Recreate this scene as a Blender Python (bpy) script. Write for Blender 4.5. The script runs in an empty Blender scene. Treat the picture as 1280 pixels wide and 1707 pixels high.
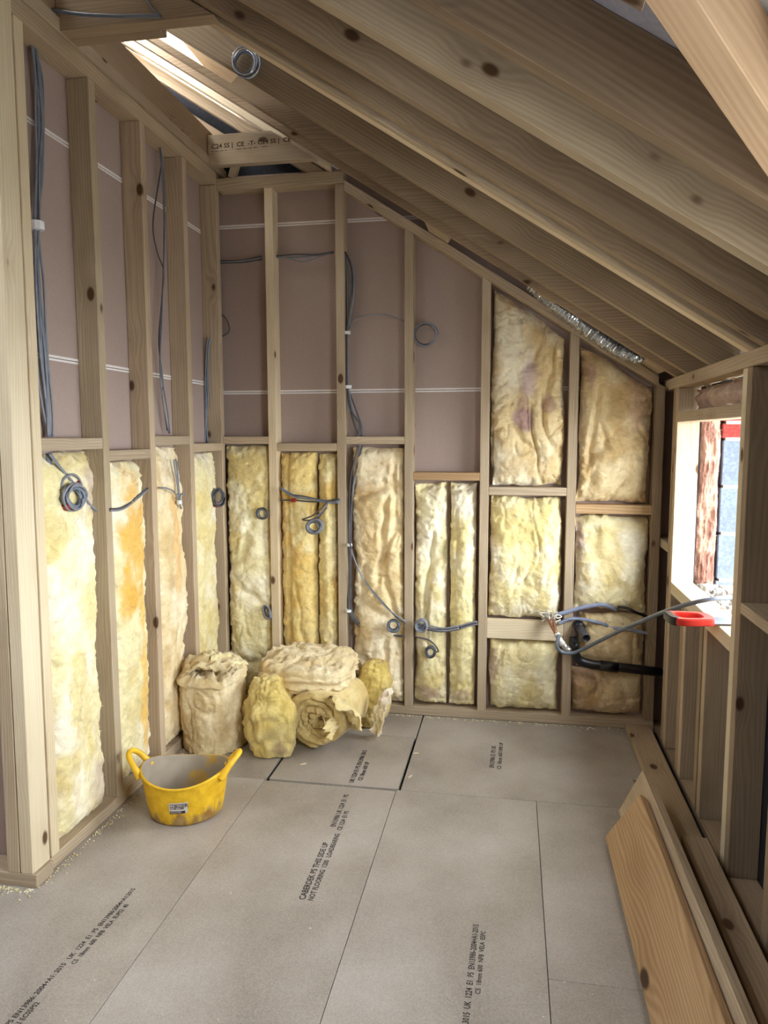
import bpy, bmesh, math, random
import numpy as np
from mathutils import Vector, Matrix
random.seed(7)
C = bpy.context.scene.collection
scene = bpy.context.scene

# ---------------------------------------------------------------- camera
cam_d = bpy.data.cameras.new('camera')
cam = bpy.data.objects.new('camera', cam_d); C.objects.link(cam)
PITCH, YAW, ROLL, FPX = 0.1042955, 0.1729947, -0.0019854, 1217.6
cam_d.sensor_fit = 'VERTICAL'; cam_d.sensor_height = 36.0
cam_d.lens = FPX / 1707 * 36.0
cam_d.clip_start = 0.02
fw = Vector((-math.sin(YAW)*math.cos(PITCH), math.cos(YAW)*math.cos(PITCH), -math.sin(PITCH)))
rt = Vector((math.cos(YAW), math.sin(YAW), 0)); upv = rt.cross(fw)
r2 = rt*math.cos(ROLL) + upv*math.sin(ROLL); u2 = upv*math.cos(ROLL) - rt*math.sin(ROLL)
cam.matrix_world = Matrix(((r2.x, u2.x, -fw.x, 0), (r2.y, u2.y, -fw.y, 0), (r2.z, u2.z, -fw.z, 1.5), (0, 0, 0, 1)))
scene.camera = cam

# ---------------------------------------------------------------- sky, exposure, light
scene.view_settings.view_transform = 'Standard'
scene.view_settings.look = 'None'
scene.view_settings.gamma = 1.0
scene.view_settings.use_curve_mapping = False
scene.view_settings.exposure = 0.85
world = bpy.data.worlds.new('overcast_sky'); scene.world = world
world.use_nodes = True
bg = world.node_tree.nodes['Background']
bg.inputs[0].default_value = (0.90, 0.955, 1.0, 1)
bg.inputs[1].default_value = 13.0
try:
    scene.cycles.max_bounces = 10; scene.cycles.diffuse_bounces = 7
    scene.cycles.sample_clamp_indirect = 6.0
    scene.cycles.use_denoising = True
except Exception: pass

def portal(name, loc, normal, sx, sy):
    l = bpy.data.lights.new(name, 'AREA'); l.shape = 'RECTANGLE'; l.size = sx; l.size_y = sy
    l.cycles.is_portal = True
    o = bpy.data.objects.new(name, l); C.objects.link(o)
    o.location = loc
    o.rotation_euler = Vector(normal).to_track_quat('-Z', 'Y').to_euler()
portal('window_portal', (0.90, 3.03, 1.19), (-1, 0, 0), 1.0, 0.80)
portal('dormer_portal', (0.86, 1.03, 1.38), (-1, 0, 0), 1.20, 1.06)  # sits in the unseen dormer opening, no door here
portal('added_rear_opening_portal', (-1.95, 0.45, 3.70), (-0.54, 0, -0.84), 1.0, 0.75)  # unseen rear roof opening, added as soft fill for roof and upper walls
portal('roof_light_portal', (-1.95, 2.85, 3.70), (-0.54, 0, -0.84), 3.0, 0.70)

# ---------------------------------------------------------------- helpers
def link(name, me, mat=None, parent=None, mw=None):
    o = bpy.data.objects.new(name, me); C.objects.link(o)
    if mat is not None and not me.materials: me.materials.append(mat)
    if parent is not None: o.parent = parent
    if mw is not None: o.matrix_basis = mw
    return o
def tag(o, label=None, cat=None, group=None, kind=None):
    if label: o['label'] = label
    if cat: o['category'] = cat
    if group: o['group'] = group
    if kind: o['kind'] = kind
    return o
def empty(name, loc=(0, 0, 0), **k):
    o = bpy.data.objects.new(name, None); C.objects.link(o); o.location = loc
    o.empty_display_size = 0.1
    return tag(o, **k)
def mesh_from(name, verts, faces, smooth=False):
    me = bpy.data.meshes.new(name)
    me.from_pydata([tuple(map(float, v)) for v in verts], [], faces)
    if smooth: me.polygons.foreach_set('use_smooth', [True]*len(me.polygons))
    me.update(); return me
_box = {}
def box_mesh(l, w, h, ch=0.002, xs=(0, 0), zs=(0, 0), ys=(0, 0)):
    """box along local x with chamfered edges; xs: x shift of the two ends per unit z, ys: per unit y"""
    key = tuple(round(v, 4) for v in (l, w, h, ch) + tuple(xs) + tuple(ys))
    if key in _box: return _box[key]
    bm = bmesh.new()
    bmesh.ops.create_cube(bm, size=1.0)
    for v in bm.verts:
        e = 0 if v.co.x < 0 else 1
        v.co = Vector((v.co.x*l, v.co.y*w, v.co.z*h))
        v.co.x += xs[e]*v.co.z + ys[e]*v.co.y
    bmesh.ops.bevel(bm, geom=list(bm.edges), offset=ch, segments=1, affect='EDGES')
    me = bpy.data.meshes.new('board'); bm.to_mesh(me); bm.free()
    _box[key] = me
    return me
def frame(a, b, side):
    a, b = Vector(a), Vector(b); x = (b-a).normalized()
    y = Vector(side) - x*Vector(side).dot(x); y.normalize(); z = x.cross(y)
    m = Matrix.Identity(4)
    for i in range(3): m[i][0], m[i][1], m[i][2] = x[i], y[i], z[i]
    c = (a+b)/2
    for i in range(3): m[i][3] = c[i]
    return m, (b-a).length
def board(name, a, b, w, h, side, mat, parent=None, ch=0.002, xs=(0, 0), ys=(0, 0)):
    """timber from a to b; w measured along 'side', h across it"""
    m, L = frame(a, b, side)
    me = box_mesh(L, w, h, ch, xs=xs, ys=ys)
    if not me.materials: me.materials.append(mat)
    elif me.materials[0] != mat:
        me = me.copy(); me.materials[0] = mat
    return link(name, me, None, parent, m)
def block(name, lo, hi, mat, parent=None, ch=0.002):
    lo, hi = Vector(lo), Vector(hi); d = hi-lo; c = (lo+hi)/2
    ax = max(range(3), key=lambda i: d[i])
    ex = Vector((0, 0, 0)); ex[ax] = d[ax]/2
    sd = (ax+1) % 3; s = Vector((0, 0, 0)); s[sd] = 1
    return board(name, c-ex, c+ex, d[sd], d[(ax+2) % 3], s, mat, parent, ch)
def smooth_path(pts, n=10):
    P = [Vector(p) for p in pts]
    if len(P) < 3: return P
    P = [P[0]*2-P[1]] + P + [P[-1]*2-P[-2]]
    out = []
    for i in range(1, len(P)-2):
        for k in range(n):
            t = k/n; p0, p1, p2, p3 = P[i-1:i+3]
            out.append(0.5*((2*p1)+(p2-p0)*t+(2*p0-5*p1+4*p2-p3)*t*t+(3*p1-p0-3*p2+p3)*t**3))
    out.append(P[-2]); return out
def tube_data(pts, r, seg=8, cap=True):
    P = pts; n = len(P); V = []; F = []
    t0 = (P[1]-P[0]).normalized()
    nrm = t0.orthogonal().normalized()
    for i in range(n):
        t = (P[min(i+1, n-1)]-P[max(i-1, 0)])
        t = t.normalized() if t.length > 1e-9 else t0
        nrm = (nrm - t*nrm.dot(t)); nrm = nrm.normalized() if nrm.length > 1e-6 else t.orthogonal().normalized()
        bn = t.cross(nrm)
        rr = r[i] if hasattr(r, '__len__') else r
        for k in range(seg):
            a = 2*math.pi*k/seg
            V.append(P[i] + nrm*math.cos(a)*rr + bn*math.sin(a)*rr)
    for i in range(n-1):
        for k in range(seg):
            k2 = (k+1) % seg
            F.append((i*seg+k, i*seg+k2, (i+1)*seg+k2, (i+1)*seg+k))
    if cap:
        F.append(tuple(range(seg-1, -1, -1))); F.append(tuple((n-1)*seg+k for k in range(seg)))
    return V, F
def tube(name, pts, r, mat, parent=None, seg=8, n=8, smooth=True, cap=True):
    P = smooth_path(pts, n) if smooth else [Vector(p) for p in pts]
    V, F = tube_data(P, r, seg, cap)
    me = mesh_from(name, V, F, True); return link(name, me, mat, parent)
def lathe(name, prof, mat, parent=None, mw=None, seg=32, sx=1, sy=1, closed=False):
    V = []; F = []; n = len(prof)
    for r, z in prof:
        for k in range(seg):
            a = 2*math.pi*k/seg; V.append((r*math.cos(a)*sx, r*math.sin(a)*sy, z))
    for i in range(n-1):
        for k in range(seg):
            k2 = (k+1) % seg; F.append((i*seg+k, i*seg+k2, (i+1)*seg+k2, (i+1)*seg+k))
    if prof[0][0] > 1e-6: F.append(tuple(range(seg-1, -1, -1)))
    if prof[-1][0] > 1e-6 and not closed: F.append(tuple((n-1)*seg+k for k in range(seg)))
    me = mesh_from(name, V, F, True); return link(name, me, mat, parent, mw)

# vectorised noise
def _hash(ix, iy, iz, s):
    h = (ix*374761393 + iy*668265263 + iz*2147483647 + s*974711) & 0xFFFFFFFF
    h = ((h ^ (h >> 13))*1274126177) & 0xFFFFFFFF
    h = ((h ^ (h >> 16))*2246822519) & 0xFFFFFFFF
    return ((h ^ (h >> 15)) & 0xFFFFFF)/float(0xFFFFFF)
def vnoise(x, y, z=None, s=0):
    x = np.asarray(x, float); y = np.asarray(y, float); z = np.zeros_like(x) if z is None else np.asarray(z, float)
    ix, iy, iz = (np.floor(v).astype(np.int64) for v in (x, y, z))
    fx, fy, fz = x-ix, y-iy, z-iz
    fx, fy, fz = (f*f*f*(f*(f*6-15)+10) for f in (fx, fy, fz))
    r = 0
    for dx in (0, 1):
        for dy in (0, 1):
            for dz in (0, 1):
                w = (fx if dx else 1-fx)*(fy if dy else 1-fy)*(fz if dz else 1-fz)
                r = r + w*_hash(ix+dx, iy+dy, iz+dz, s)
    return r*2-1
def fbm(x, y, z=None, s=0, o=4, g=0.5):
    a, t, n = 1.0, 0, 0
    z = np.zeros_like(np.asarray(x, float)) if z is None else z
    for k in range(o):
        t = t + a*vnoise(x*2**k, y*2**k, z*2**k, s+k*17); n += a; a *= g
    return t/n
def ridge(x, y, z=None, s=0, o=3):
    a, t, n = 1.0, 0, 0
    z = np.zeros_like(np.asarray(x, float)) if z is None else z
    for k in range(o):
        t = t + a*(1-np.abs(vnoise(x*2**k, y*2**k, z*2**k, s+k*31))*2.0); n += a; a *= 0.5
    return t/n
def sstep(a, b, x):
    t = np.clip((x-a)/(b-a), 0, 1); return t*t*(3-2*t)

# ---------------------------------------------------------------- materials
def new_mat(name, rough=0.8, spec=0.3):
    m = bpy.data.materials.new(name); m.use_nodes = True
    nt = m.node_tree; p = nt.nodes['Principled BSDF']
    p.inputs['Roughness'].default_value = rough
    p.inputs['Specular IOR Level'].default_value = spec
    return m, nt, p
def N(nt, t, **k):
    n = nt.nodes.new(t)
    for a, v in k.items(): setattr(n, a, v)
    return n
def ramp(nt, stops, fac):
    r = N(nt, 'ShaderNodeValToRGB'); e = r.color_ramp.elements
    while len(e) < len(stops): e.new(0.5)
    for el, (p, c) in zip(e, stops):
        el.position = p; el.color = (*c, 1) if len(c) == 3 else c
    nt.links.new(fac, r.inputs[0]); return r.outputs[0]
def srgb(r, g, b):
    return tuple(((c/255)/12.92 if c/255 <= 0.04045 else ((c/255+0.055)/1.055)**2.4) for c in (r, g, b))
def mixc(nt, a, b, fac, mode='MIX'):
    m = N(nt, 'ShaderNodeMix', data_type='RGBA', blend_type=mode)
    for v, i in ((fac, 0), (a, 6), (b, 7)):
        if isinstance(v, (int, float)): m.inputs[i].default_value = v
        elif isinstance(v, tuple): m.inputs[i].default_value = (*v[:3], 1)
        else: nt.links.new(v, m.inputs[i])
    return m.outputs[2]
def math_n(nt, op, a, b=None, c=None):
    m = N(nt, 'ShaderNodeMath', operation=op)
    for i, v in enumerate((a, b, c)):
        if v is None: continue
        if isinstance(v, (int, float)): m.inputs[i].default_value = v
        else: nt.links.new(v, m.inputs[i])
    return m.outputs[0]
def bump(nt, p, h, strength=0.3, dist=0.004):
    b = N(nt, 'ShaderNodeBump'); b.inputs['Strength'].default_value = strength
    b.inputs['Distance'].default_value = dist
    nt.links.new(h, b.inputs['Height']); nt.links.new(b.outputs[0], p.inputs['Normal'])

def timber(name, light, mid, dark, knot, rough=0.75, ramp_k=0.15, freq=620.0, ksc=(4.0, 7.0, 7.0), wander=85.0):
    m, nt, p = new_mat(name, rough, 0.25); L = nt.links
    tc = N(nt, 'ShaderNodeTexCoord'); oi = N(nt, 'ShaderNodeObjectInfo')
    off = N(nt, 'ShaderNodeVectorMath', operation='SCALE'); off.inputs[3].default_value = 37.0
    cmb = N(nt, 'ShaderNodeCombineXYZ')
    L.new(oi.outputs['Random'], cmb.inputs[0])
    L.new(math_n(nt, 'MULTIPLY', oi.outputs['Random'], 7.31), cmb.inputs[1])
    L.new(math_n(nt, 'MULTIPLY', oi.outputs['Random'], 3.77), cmb.inputs[2])
    L.new(cmb.outputs[0], off.inputs[0])
    add = N(nt, 'ShaderNodeVectorMath', operation='ADD')
    L.new(tc.outputs['Object'], add.inputs[0]); L.new(off.outputs[0], add.inputs[1])
    def mp(sc):
        q = N(nt, 'ShaderNodeMapping'); q.inputs['Scale'].default_value = sc
        L.new(add.outputs[0], q.inputs[0]); return q.outputs[0]
    # knots
    vo = N(nt, 'ShaderNodeTexVoronoi'); vo.inputs['Scale'].default_value = 1.0
    L.new(mp(ksc), vo.inputs['Vector'])
    kd = vo.outputs['Distance']
    knot_f = N(nt, 'ShaderNodeMapRange', interpolation_type='SMOOTHSTEP')
    L.new(kd, knot_f.inputs[0]); knot_f.inputs[1].default_value = 0.075; knot_f.inputs[2].default_value = 0.135
    knot_f.inputs[3].default_value = 1; knot_f.inputs[4].default_value = 0
    halo = N(nt, 'ShaderNodeMapRange', interpolation_type='SMOOTHSTEP')
    L.new(kd, halo.inputs[0]); halo.inputs[1].default_value = 0.06; halo.inputs[2].default_value = 0.45
    halo.inputs[3].default_value = 1; halo.inputs[4].default_value = 0
    # growth rings: near-parallel lines that wander and bend round the knots
    n1 = N(nt, 'ShaderNodeTexNoise'); n1.inputs['Scale'].default_value = 1.0; n1.inputs['Detail'].default_value = 2
    L.new(mp((0.5, 5.0, 5.0)), n1.inputs['Vector'])
    sp = N(nt, 'ShaderNodeSeparateXYZ'); L.new(add.outputs[0], sp.inputs[0])
    lin = math_n(nt, 'MULTIPLY', math_n(nt, 'ADD', sp.outputs[1], math_n(nt, 'MULTIPLY', sp.outputs[2], 0.8)), freq)
    ph = math_n(nt, 'ADD', lin, math_n(nt, 'ADD', math_n(nt, 'MULTIPLY', n1.outputs[0], wander), math_n(nt, 'MULTIPLY', halo.outputs[0], 9.0)))
    ring = math_n(nt, 'MULTIPLY_ADD', math_n(nt, 'SINE', ph), 0.5, 0.5)
    n2 = N(nt, 'ShaderNodeTexNoise'); n2.inputs['Scale'].default_value = 1.0; n2.inputs['Detail'].default_value = 6; n2.inputs['Roughness'].default_value = 0.7
    L.new(mp((3.0, 160.0, 160.0)), n2.inputs['Vector'])
    n3 = N(nt, 'ShaderNodeTexNoise'); n3.inputs['Scale'].default_value = 1.0; n3.inputs['Detail'].default_value = 4
    L.new(mp((1.3, 5.0, 5.0)), n3.inputs['Vector'])
    f = math_n(nt, 'ADD', math_n(nt, 'MULTIPLY', ring, ramp_k), math_n(nt, 'MULTIPLY', n2.outputs[0], 0.52))
    f = math_n(nt, 'ADD', f, math_n(nt, 'MULTIPLY_ADD', n3.outputs[0], 0.75, -0.26))
    col = ramp(nt, [(0.15, light), (0.5, mid), (0.95, dark)], f)
    tint = ramp(nt, [(0.0, (0.84, 0.82, 0.80)), (0.35, (1.0, 0.99, 0.96)), (0.65, (1.05, 1.0, 0.95)), (1.0, (0.93, 0.93, 0.88))], oi.outputs['Random'])
    col = mixc(nt, col, tint, 1.0, 'MULTIPLY')
    col = mixc(nt, col, dark, math_n(nt, 'MULTIPLY', halo.outputs[0], 0.22))
    col = mixc(nt, col, knot, knot_f.outputs[0])
    L.new(col, p.inputs['Base Color'])
    bump(nt, p, math_n(nt, 'ADD', n2.outputs[0], math_n(nt, 'MULTIPLY', ring, 0.4)), 0.25, 0.002)
    return m
PINE = timber('treated_pine', srgb(204, 189, 165), srgb(177, 159, 134), srgb(132, 112, 90), srgb(84, 60, 38))
PINE_PALE = timber('pale_pine', srgb(232, 220, 194), srgb(214, 198, 168), srgb(176, 154, 122), srgb(96, 70, 46))
PINE_WARM = timber('new_pine', srgb(204, 178, 140), srgb(182, 150, 112), srgb(140, 106, 72), srgb(74, 56, 40), ramp_k=0.24, freq=420.0, ksc=(2.6, 6.0, 6.0), wander=90.0)
PINE_VAL = timber('peachy_pine', srgb(222, 198, 170), srgb(204, 176, 146), srgb(170, 138, 106), srgb(96, 72, 52), ramp_k=0.16, freq=480.0, ksc=(2.2, 4.0, 4.0), wander=40.0)
PINE_SHADE = timber('shaded_pine', srgb(178, 158, 132), srgb(150, 130, 106), srgb(106, 87, 69), srgb(78, 54, 36))  # darker copy of the pine, shade put into the colour

def speck(name, base, dark, light, scale=120, rough=0.8, spec=0.3, big=3.0, amt=0.5):
    m, nt, p = new_mat(name, rough, spec); L = nt.links
    tc = N(nt, 'ShaderNodeTexCoord')
    a = N(nt, 'ShaderNodeTexNoise'); a.inputs['Scale'].default_value = scale; a.inputs['Detail'].default_value = 3
    b = N(nt, 'ShaderNodeTexNoise'); b.inputs['Scale'].default_value = big; b.inputs['Detail'].default_value = 5
    L.new(tc.outputs['Object'], a.inputs[0]); L.new(tc.outputs['Object'], b.inputs[0])
    f = math_n(nt, 'ADD', math_n(nt, 'MULTIPLY', a.outputs[0], amt), math_n(nt, 'MULTIPLY', b.outputs[0], 1-amt))
    L.new(ramp(nt, [(0.3, dark), (0.5, base), (0.7, light)], f), p.inputs['Base Color'])
    bump(nt, p, a.outputs[0], 0.12, 0.001)
    return m
CHIP = speck('chipboard', srgb(156, 147, 137), srgb(122, 113, 103), srgb(178, 171, 163), 240, 0.36, 0.5, 2.6, 0.42)
PLASTER = speck('plasterboard_liner', srgb(170, 151, 142), srgb(166, 147, 138), srgb(174, 155, 146), 90, 0.85, 0.2, 1.5)
TAPER = speck('joint_edge', srgb(232, 226, 224), srgb(222, 216, 214), srgb(240, 236, 234), 60)
MEMB = speck('roof_membrane', srgb(176, 176, 190), srgb(160, 160, 174), srgb(190, 190, 202), 80)
DARK = speck('black_membrane', srgb(34, 34, 42), srgb(20, 20, 26), srgb(52, 52, 62), 60, 0.6)
SHEATH = speck('sheathing_board', srgb(120, 104, 86), srgb(92, 78, 62), srgb(144, 126, 104), 60)
CONC = speck('blockwork', srgb(90, 98, 112), srgb(72, 80, 92), srgb(108, 116, 130), 90, 0.9)
BRICKRED = speck('red_brick', srgb(120, 40, 34), srgb(92, 28, 24), srgb(146, 60, 50), 90, 0.9)
MORTAR = speck('mortar', srgb(170, 160, 140), srgb(140, 130, 112), srgb(190, 182, 164), 120, 0.95)
GROUND = speck('paving', srgb(150, 148, 144), srgb(130, 128, 124), srgb(168, 166, 162), 40, 0.9)
def plain(name, c, rough=0.5, spec=0.5, metal=0.0):
    m, nt, p = new_mat(name, rough, spec); L = nt.links
    tc = N(nt, 'ShaderNodeTexCoord')
    a = N(nt, 'ShaderNodeTexNoise'); a.inputs['Scale'].default_value = 25; a.inputs['Detail'].default_value = 4
    L.new(tc.outputs['Object'], a.inputs[0])
    L.new(ramp(nt, [(0.3, tuple(x*0.82 for x in c)), (0.7, tuple(min(1, x*1.12) for x in c))], a.outputs[0]), p.inputs['Base Color'])
    p.inputs['Metallic'].default_value = metal
    return m
CABLE = plain('grey_cable', srgb(132, 134, 142), 0.5)
CABLE2 = plain('blue_grey_cable', srgb(112, 122, 136), 0.45)
CABLE3 = plain('dark_grey_cable', srgb(78, 78, 82), 0.5)
CLIP = plain('white_plastic', srgb(232, 234, 236), 0.4)
REDTAPE = plain('red_tape', srgb(150, 30, 34), 0.5)
PIPEB = plain('grey_blue_pipe', srgb(142, 150, 176), 0.35)
PIPEG = plain('grey_pipe', srgb(104, 112, 124), 0.35)
BLACKP = plain('black_plastic', srgb(22, 22, 26), 0.35)
WASTEG = plain('dark_grey_plastic', srgb(62, 60, 66), 0.4)
COPPER = plain('copper', srgb(176, 128, 104), 0.35, 0.5, 0.85)
CHROME = plain('chrome_fitting', srgb(206, 206, 204), 0.28, 0.5, 0.8)
PTFE = plain('white_tape', srgb(226, 224, 214), 0.7)
FOIL = plain('foil', srgb(206, 210, 214), 0.22, 0.5, 0.9)
SAWRED = plain('red_plastic', srgb(214, 52, 42), 0.4)
STEEL = plain('saw_steel', srgb(120, 132, 148), 0.3, 0.5, 0.7)
INK = plain('printed_ink', srgb(62, 58, 56), 0.9, 0.1)
INKB = plain('timber_stamp_ink', srgb(74, 58, 44), 0.9, 0.1)

def wool_mat(name):
    m, nt, p = new_mat(name, 0.95, 0.05); L = nt.links
    p.inputs['Sheen Weight'].default_value = 0.25; p.inputs['Sheen Roughness'].default_value = 0.6
    at = N(nt, 'ShaderNodeAttribute', attribute_name='wool_colour')
    tc = N(nt, 'ShaderNodeTexCoord')
    w = N(nt, 'ShaderNodeTexNoise'); w.inputs['Scale'].default_value = 14; w.inputs['Detail'].default_value = 3
    L.new(tc.outputs['Object'], w.inputs[0])
    mv = N(nt, 'ShaderNodeVectorMath', operation='MULTIPLY_ADD')
    mv.inputs[1].default_value = (0.10, 0.10, 0.10)
    L.new(w.outputs['Color'], mv.inputs[0]); L.new(tc.outputs['Object'], mv.inputs[2])
    a = N(nt, 'ShaderNodeTexNoise'); a.inputs['Scale'].default_value = 60; a.inputs['Detail'].default_value = 6; a.inputs['Roughness'].default_value = 0.65
    mpn = N(nt, 'ShaderNodeMapping'); mpn.inputs['Scale'].default_value = (0.45, 0.45, 1.0)
    L.new(mv.outputs[0], mpn.inputs[0]); L.new(mpn.outputs[0], a.inputs[0])
    b = N(nt, 'ShaderNodeTexNoise'); b.inputs['Scale'].default_value = 22; b.inputs['Detail'].default_value = 5; b.inputs['Roughness'].default_value = 0.6
    L.new(mv.outputs[0], b.inputs[0])
    fac = ramp(nt, [(0.25, (0.86, 0.83, 0.76)), (0.5, (0.99, 0.98, 0.96)), (0.75, (1.10, 1.10, 1.10))], b.outputs[0])
    c = mixc(nt, at.outputs['Color'], fac, 1.0, 'MULTIPLY')
    fac2 = ramp(nt, [(0.3, (0.90, 0.88, 0.84)), (0.6, (1.04, 1.04, 1.04))], a.outputs[0])
    c = mixc(nt, c, fac2, 1.0, 'MULTIPLY')
    L.new(c, p.inputs['Base Color'])
    bump(nt, p, math_n(nt, 'ADD', math_n(nt, 'MULTIPLY', a.outputs[0], 0.6), b.outputs[0]), 0.55, 0.012)
    return m
WOOL = wool_mat('glass_wool')

# ================================================================ STRUCTURE
SL = 0.645; Z0 = 1.765 + SL*0.735          # rafter undersides: z = Z0 - SL*x
RV = (0.173)                               # vertical depth of a rafter
def roofz(x, off=0.0): return Z0 - SL*x + off
def prism(name, poly, axis, lo, hi, mat, parent=None):
    """polygon (two coords) pushed along an axis"""
    n = len(poly); V = []
    for t in (lo, hi):
        for a, b in poly:
            V.append((t, a, b) if axis == 'x' else (a, t, b) if axis == 'y' else (a, b, t))
    F = [tuple(range(n)), tuple(range(2*n-1, n-1, -1))]
    for i in range(n):
        j = (i+1) % n; F.append((i, i+n, j+n, j))
    me = mesh_from(name, V, F)
    bm = bmesh.new(); bm.from_mesh(me); bmesh.ops.recalc_face_normals(bm, faces=bm.faces); bm.to_mesh(me); bm.free()
    return link(name, me, mat, parent)

# ---- floor: chipboard panels with open joints
floor = empty('floor', kind='structure')
G = 0.0022
def panel(x0, x1, y0, y1, z=0.0, g=G):
    return block('floor_panel', (x0+g/2, y0+g/2, z-0.022), (x1-g/2, y1-g/2, z), CHIP, floor, 0.0008)
pA = panel(-1.64, -1.045, 0.55, 2.93)
panel(-1.64, -1.045, 2.93, 3.78)
pB = panel(-1.045, -0.462, 0.75, 2.924)
pC = block('floor_panel', (-1.030, 2.942, -0.022), (-0.456, 3.478, -0.0005), CHIP, floor, 0.0008)
panel(-1.045, -0.449, 3.482, 3.78)
pD = panel(-0.462, 0.122, 0.95, 2.934)
pE = panel(-0.444, 0.735, 2.934, 3.78)
panel(0.122, 0.74, 1.93, 2.934); panel(0.122, 0.74, -0.4, 1.93)
for (a, b, c, d) in [(-1.64, -1.045, -1.7, 0.55), (-1.045, -0.462, -1.6, 0.75), (-0.462, 0.122, -1.5, 0.95), (0.122, 0.74, -2.6, -0.4),
                     (-1.64, 0.74, -2.6, -1.75), 
                     (-3.2, -1.64, -2.6, 0.5), (-3.2, -1.64, 0.5, 3.9)]:
    panel(a, b, c, d)
block('floor_underlay', (-3.3, -2.7, -0.12), (0.84, 3.95, -0.026), DARK, floor)

def lettering(name, text, size, origin, ex, ey, mat, parent, thick=0.0006, squash=1.0):
    """flat printed text: ex = reading direction, ey = up direction of the letters"""
    cu = bpy.data.curves.new(name, 'FONT'); cu.body = text; cu.size = size; cu.resolution_u = 2; cu.offset = size*0.022
    o = bpy.data.objects.new(name, cu); C.objects.link(o)
    dg = bpy.context.evaluated_depsgraph_get()
    me = bpy.data.meshes.new_from_object(o.evaluated_get(dg))
    bpy.data.objects.remove(o); bpy.data.curves.remove(cu)
    ex = Vector(ex).normalized(); ey = Vector(ey).normalized(); ez = ex.cross(ey)
    for v in me.vertices:
        p = v.co.copy(); v.co = Vector(origin) + ex*p.x*squash + ey*p.y + ez*thick
    me.materials.clear(); me.update()
    r = link(name, me, mat, parent)
    if parent is not None: r.matrix_parent_inverse = parent.matrix_basis.inverted()
    return r
lettering('print', 'P5 EN13986: 2004+A1: 2015   UK  1224  E1  P5  EN13986:2004+A1:2015', 0.021, (-1.243, 1.53, 0), (0.035, 0.63, 0), (-1, 0.05, 0), INK, pA, squash=0.92)
lettering('print', 'E1 EC05PS2                               C5  18mm  600  NFB  VELA  EUPS2  40', 0.021, (-1.218, 1.53, 0), (0.035, 0.63, 0), (-1, 0.05, 0), INK, pA, squash=0.80)
lettering('print', 'CABERDEK P5 THIS SIDE UP', 0.030, (-0.640, 2.15, 0), (-0.020, 1.3, 0), (-1, -0.02, 0), INK, pB, squash=0.92)
lettering('print', 'NOT FLOORING  1200   LOADBEARING    CE 1224  E1 P5', 0.026, (-0.612, 2.15, 0), (-0.020, 1.3, 0), (-1, -0.02, 0), INK, pB, squash=0.88)
lettering('print', 'EN13986 UK 1224  E1  P5', 0.028, (-0.648, 2.60, 0), (-0.020, 1.3, 0), (-1, -0.02, 0), INK, pB, squash=0.85)
lettering('print', 'UK 1224 E1 P5 EN13986 2015', 0.030, (-0.655, 2.965, 0), (-0.020, 1.3, 0), (-1, -0.02, 0), INK, pC, squash=0.88)
lettering('print', 'CE 18mm 600 UP', 0.028, (-0.622, 2.99, 0), (-0.020, 1.3, 0), (-1, -0.02, 0), INK, pC, squash=0.9)
lettering('print', '3015  UK  1224  E1  P5  EN13986-2004+A1-2015', 0.024, (-0.086, 1.735, 0), (0.010, 0.48, 0), (-1, 0.02, 0), INK, pD, squash=0.80)
lettering('print', 'C5  18mm 600  NFB  VELA  ESPC', 0.020, (-0.061, 1.84, 0), (0.010, 0.48, 0), (-1, 0.02, 0), INK, pD, squash=0.92)
lettering('print', 'EN13986 E1 P5 UK', 0.030, (-0.058, 3.21, 0), (0.010, 0.48, 0), (-1, 0.02, 0), INK, pE, squash=1.0)
lettering('print', 'C5 18mm 600 NFB UP', 0.026, (-0.026, 3.20, 0), (0.010, 0.48, 0), (-1, 0.02, 0), INK, pE, squash=1.2)
lettering('print', 'EN13986 E1 P5 UK', 0.030, (0.56, 2.96, 0), (0.010, 0.48, 0), (-1, 0.02, 0), INK, floor.children[7], squash=1.0)

# ---- back wall
wb = empty('wall_back', kind='structure')
YB = 3.78; DB = 0.089
def vstud(x, top, mat=PINE, cut=0.0, z=0.045, y=YB, d=DB, par=wb, w=0.045):
    return board('stud', (x, y+d/2, z), (x, y+d/2, top), w, d, (1, 0, 0), mat, par, ys=(0, cut))
block('sole_plate', (-1.55, YB, 0), (0.735, YB+DB, 0.045), PINE, wb)
vstud(-1.268, 2.779, PINE_PALE); vstud(-0.8895, 2.779, PINE)
rk = lambda x: 2.185 - 0.645*x
for x, mt in ((-0.5295, PINE), (-0.138, PINE), (0.2985, PINE), (0.7105, PINE_SHADE)):
    vstud(x, rk(x) if x < 0.7 else 1.745, mt, -0.645)
block('top_plate', (-1.55, YB, 2.781), (-0.867, YB+DB, 2.841), PINE, wb)
board('raking_plate', (-0.866, YB+DB/2, 2.213+0.645*0.866), (0.700, YB+DB/2, 2.213-0.645*0.700), DB, 0.045, (0, 1, 0), PINE, wb, xs=(-0.645, -0.645))
def nog(x0, x1, z0, z1, mat=PINE, d=DB): return block('nogging', (x0+0.0005, YB+0.001, z0), (x1-0.0005, YB+d, z1), mat, wb)
nog(-1.55, -1.2905, 1.456, 1.496); nog(-1.2455, -0.912, 1.418, 1.46); nog(-0.867, -0.552, 1.456, 1.495, PINE)
nog(-0.507, -0.1605, 1.268, 1.309, PINE_WARM); nog(-0.1155, 0.276, 1.194, 1.236); nog(0.321, 0.688, 1.106, 1.152, PINE_WARM)
nog(-0.1155, 0.276, 0.442, 0.541, PINE_PALE, 0.045)
J1, J2 = 1.737, 2.618
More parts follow.
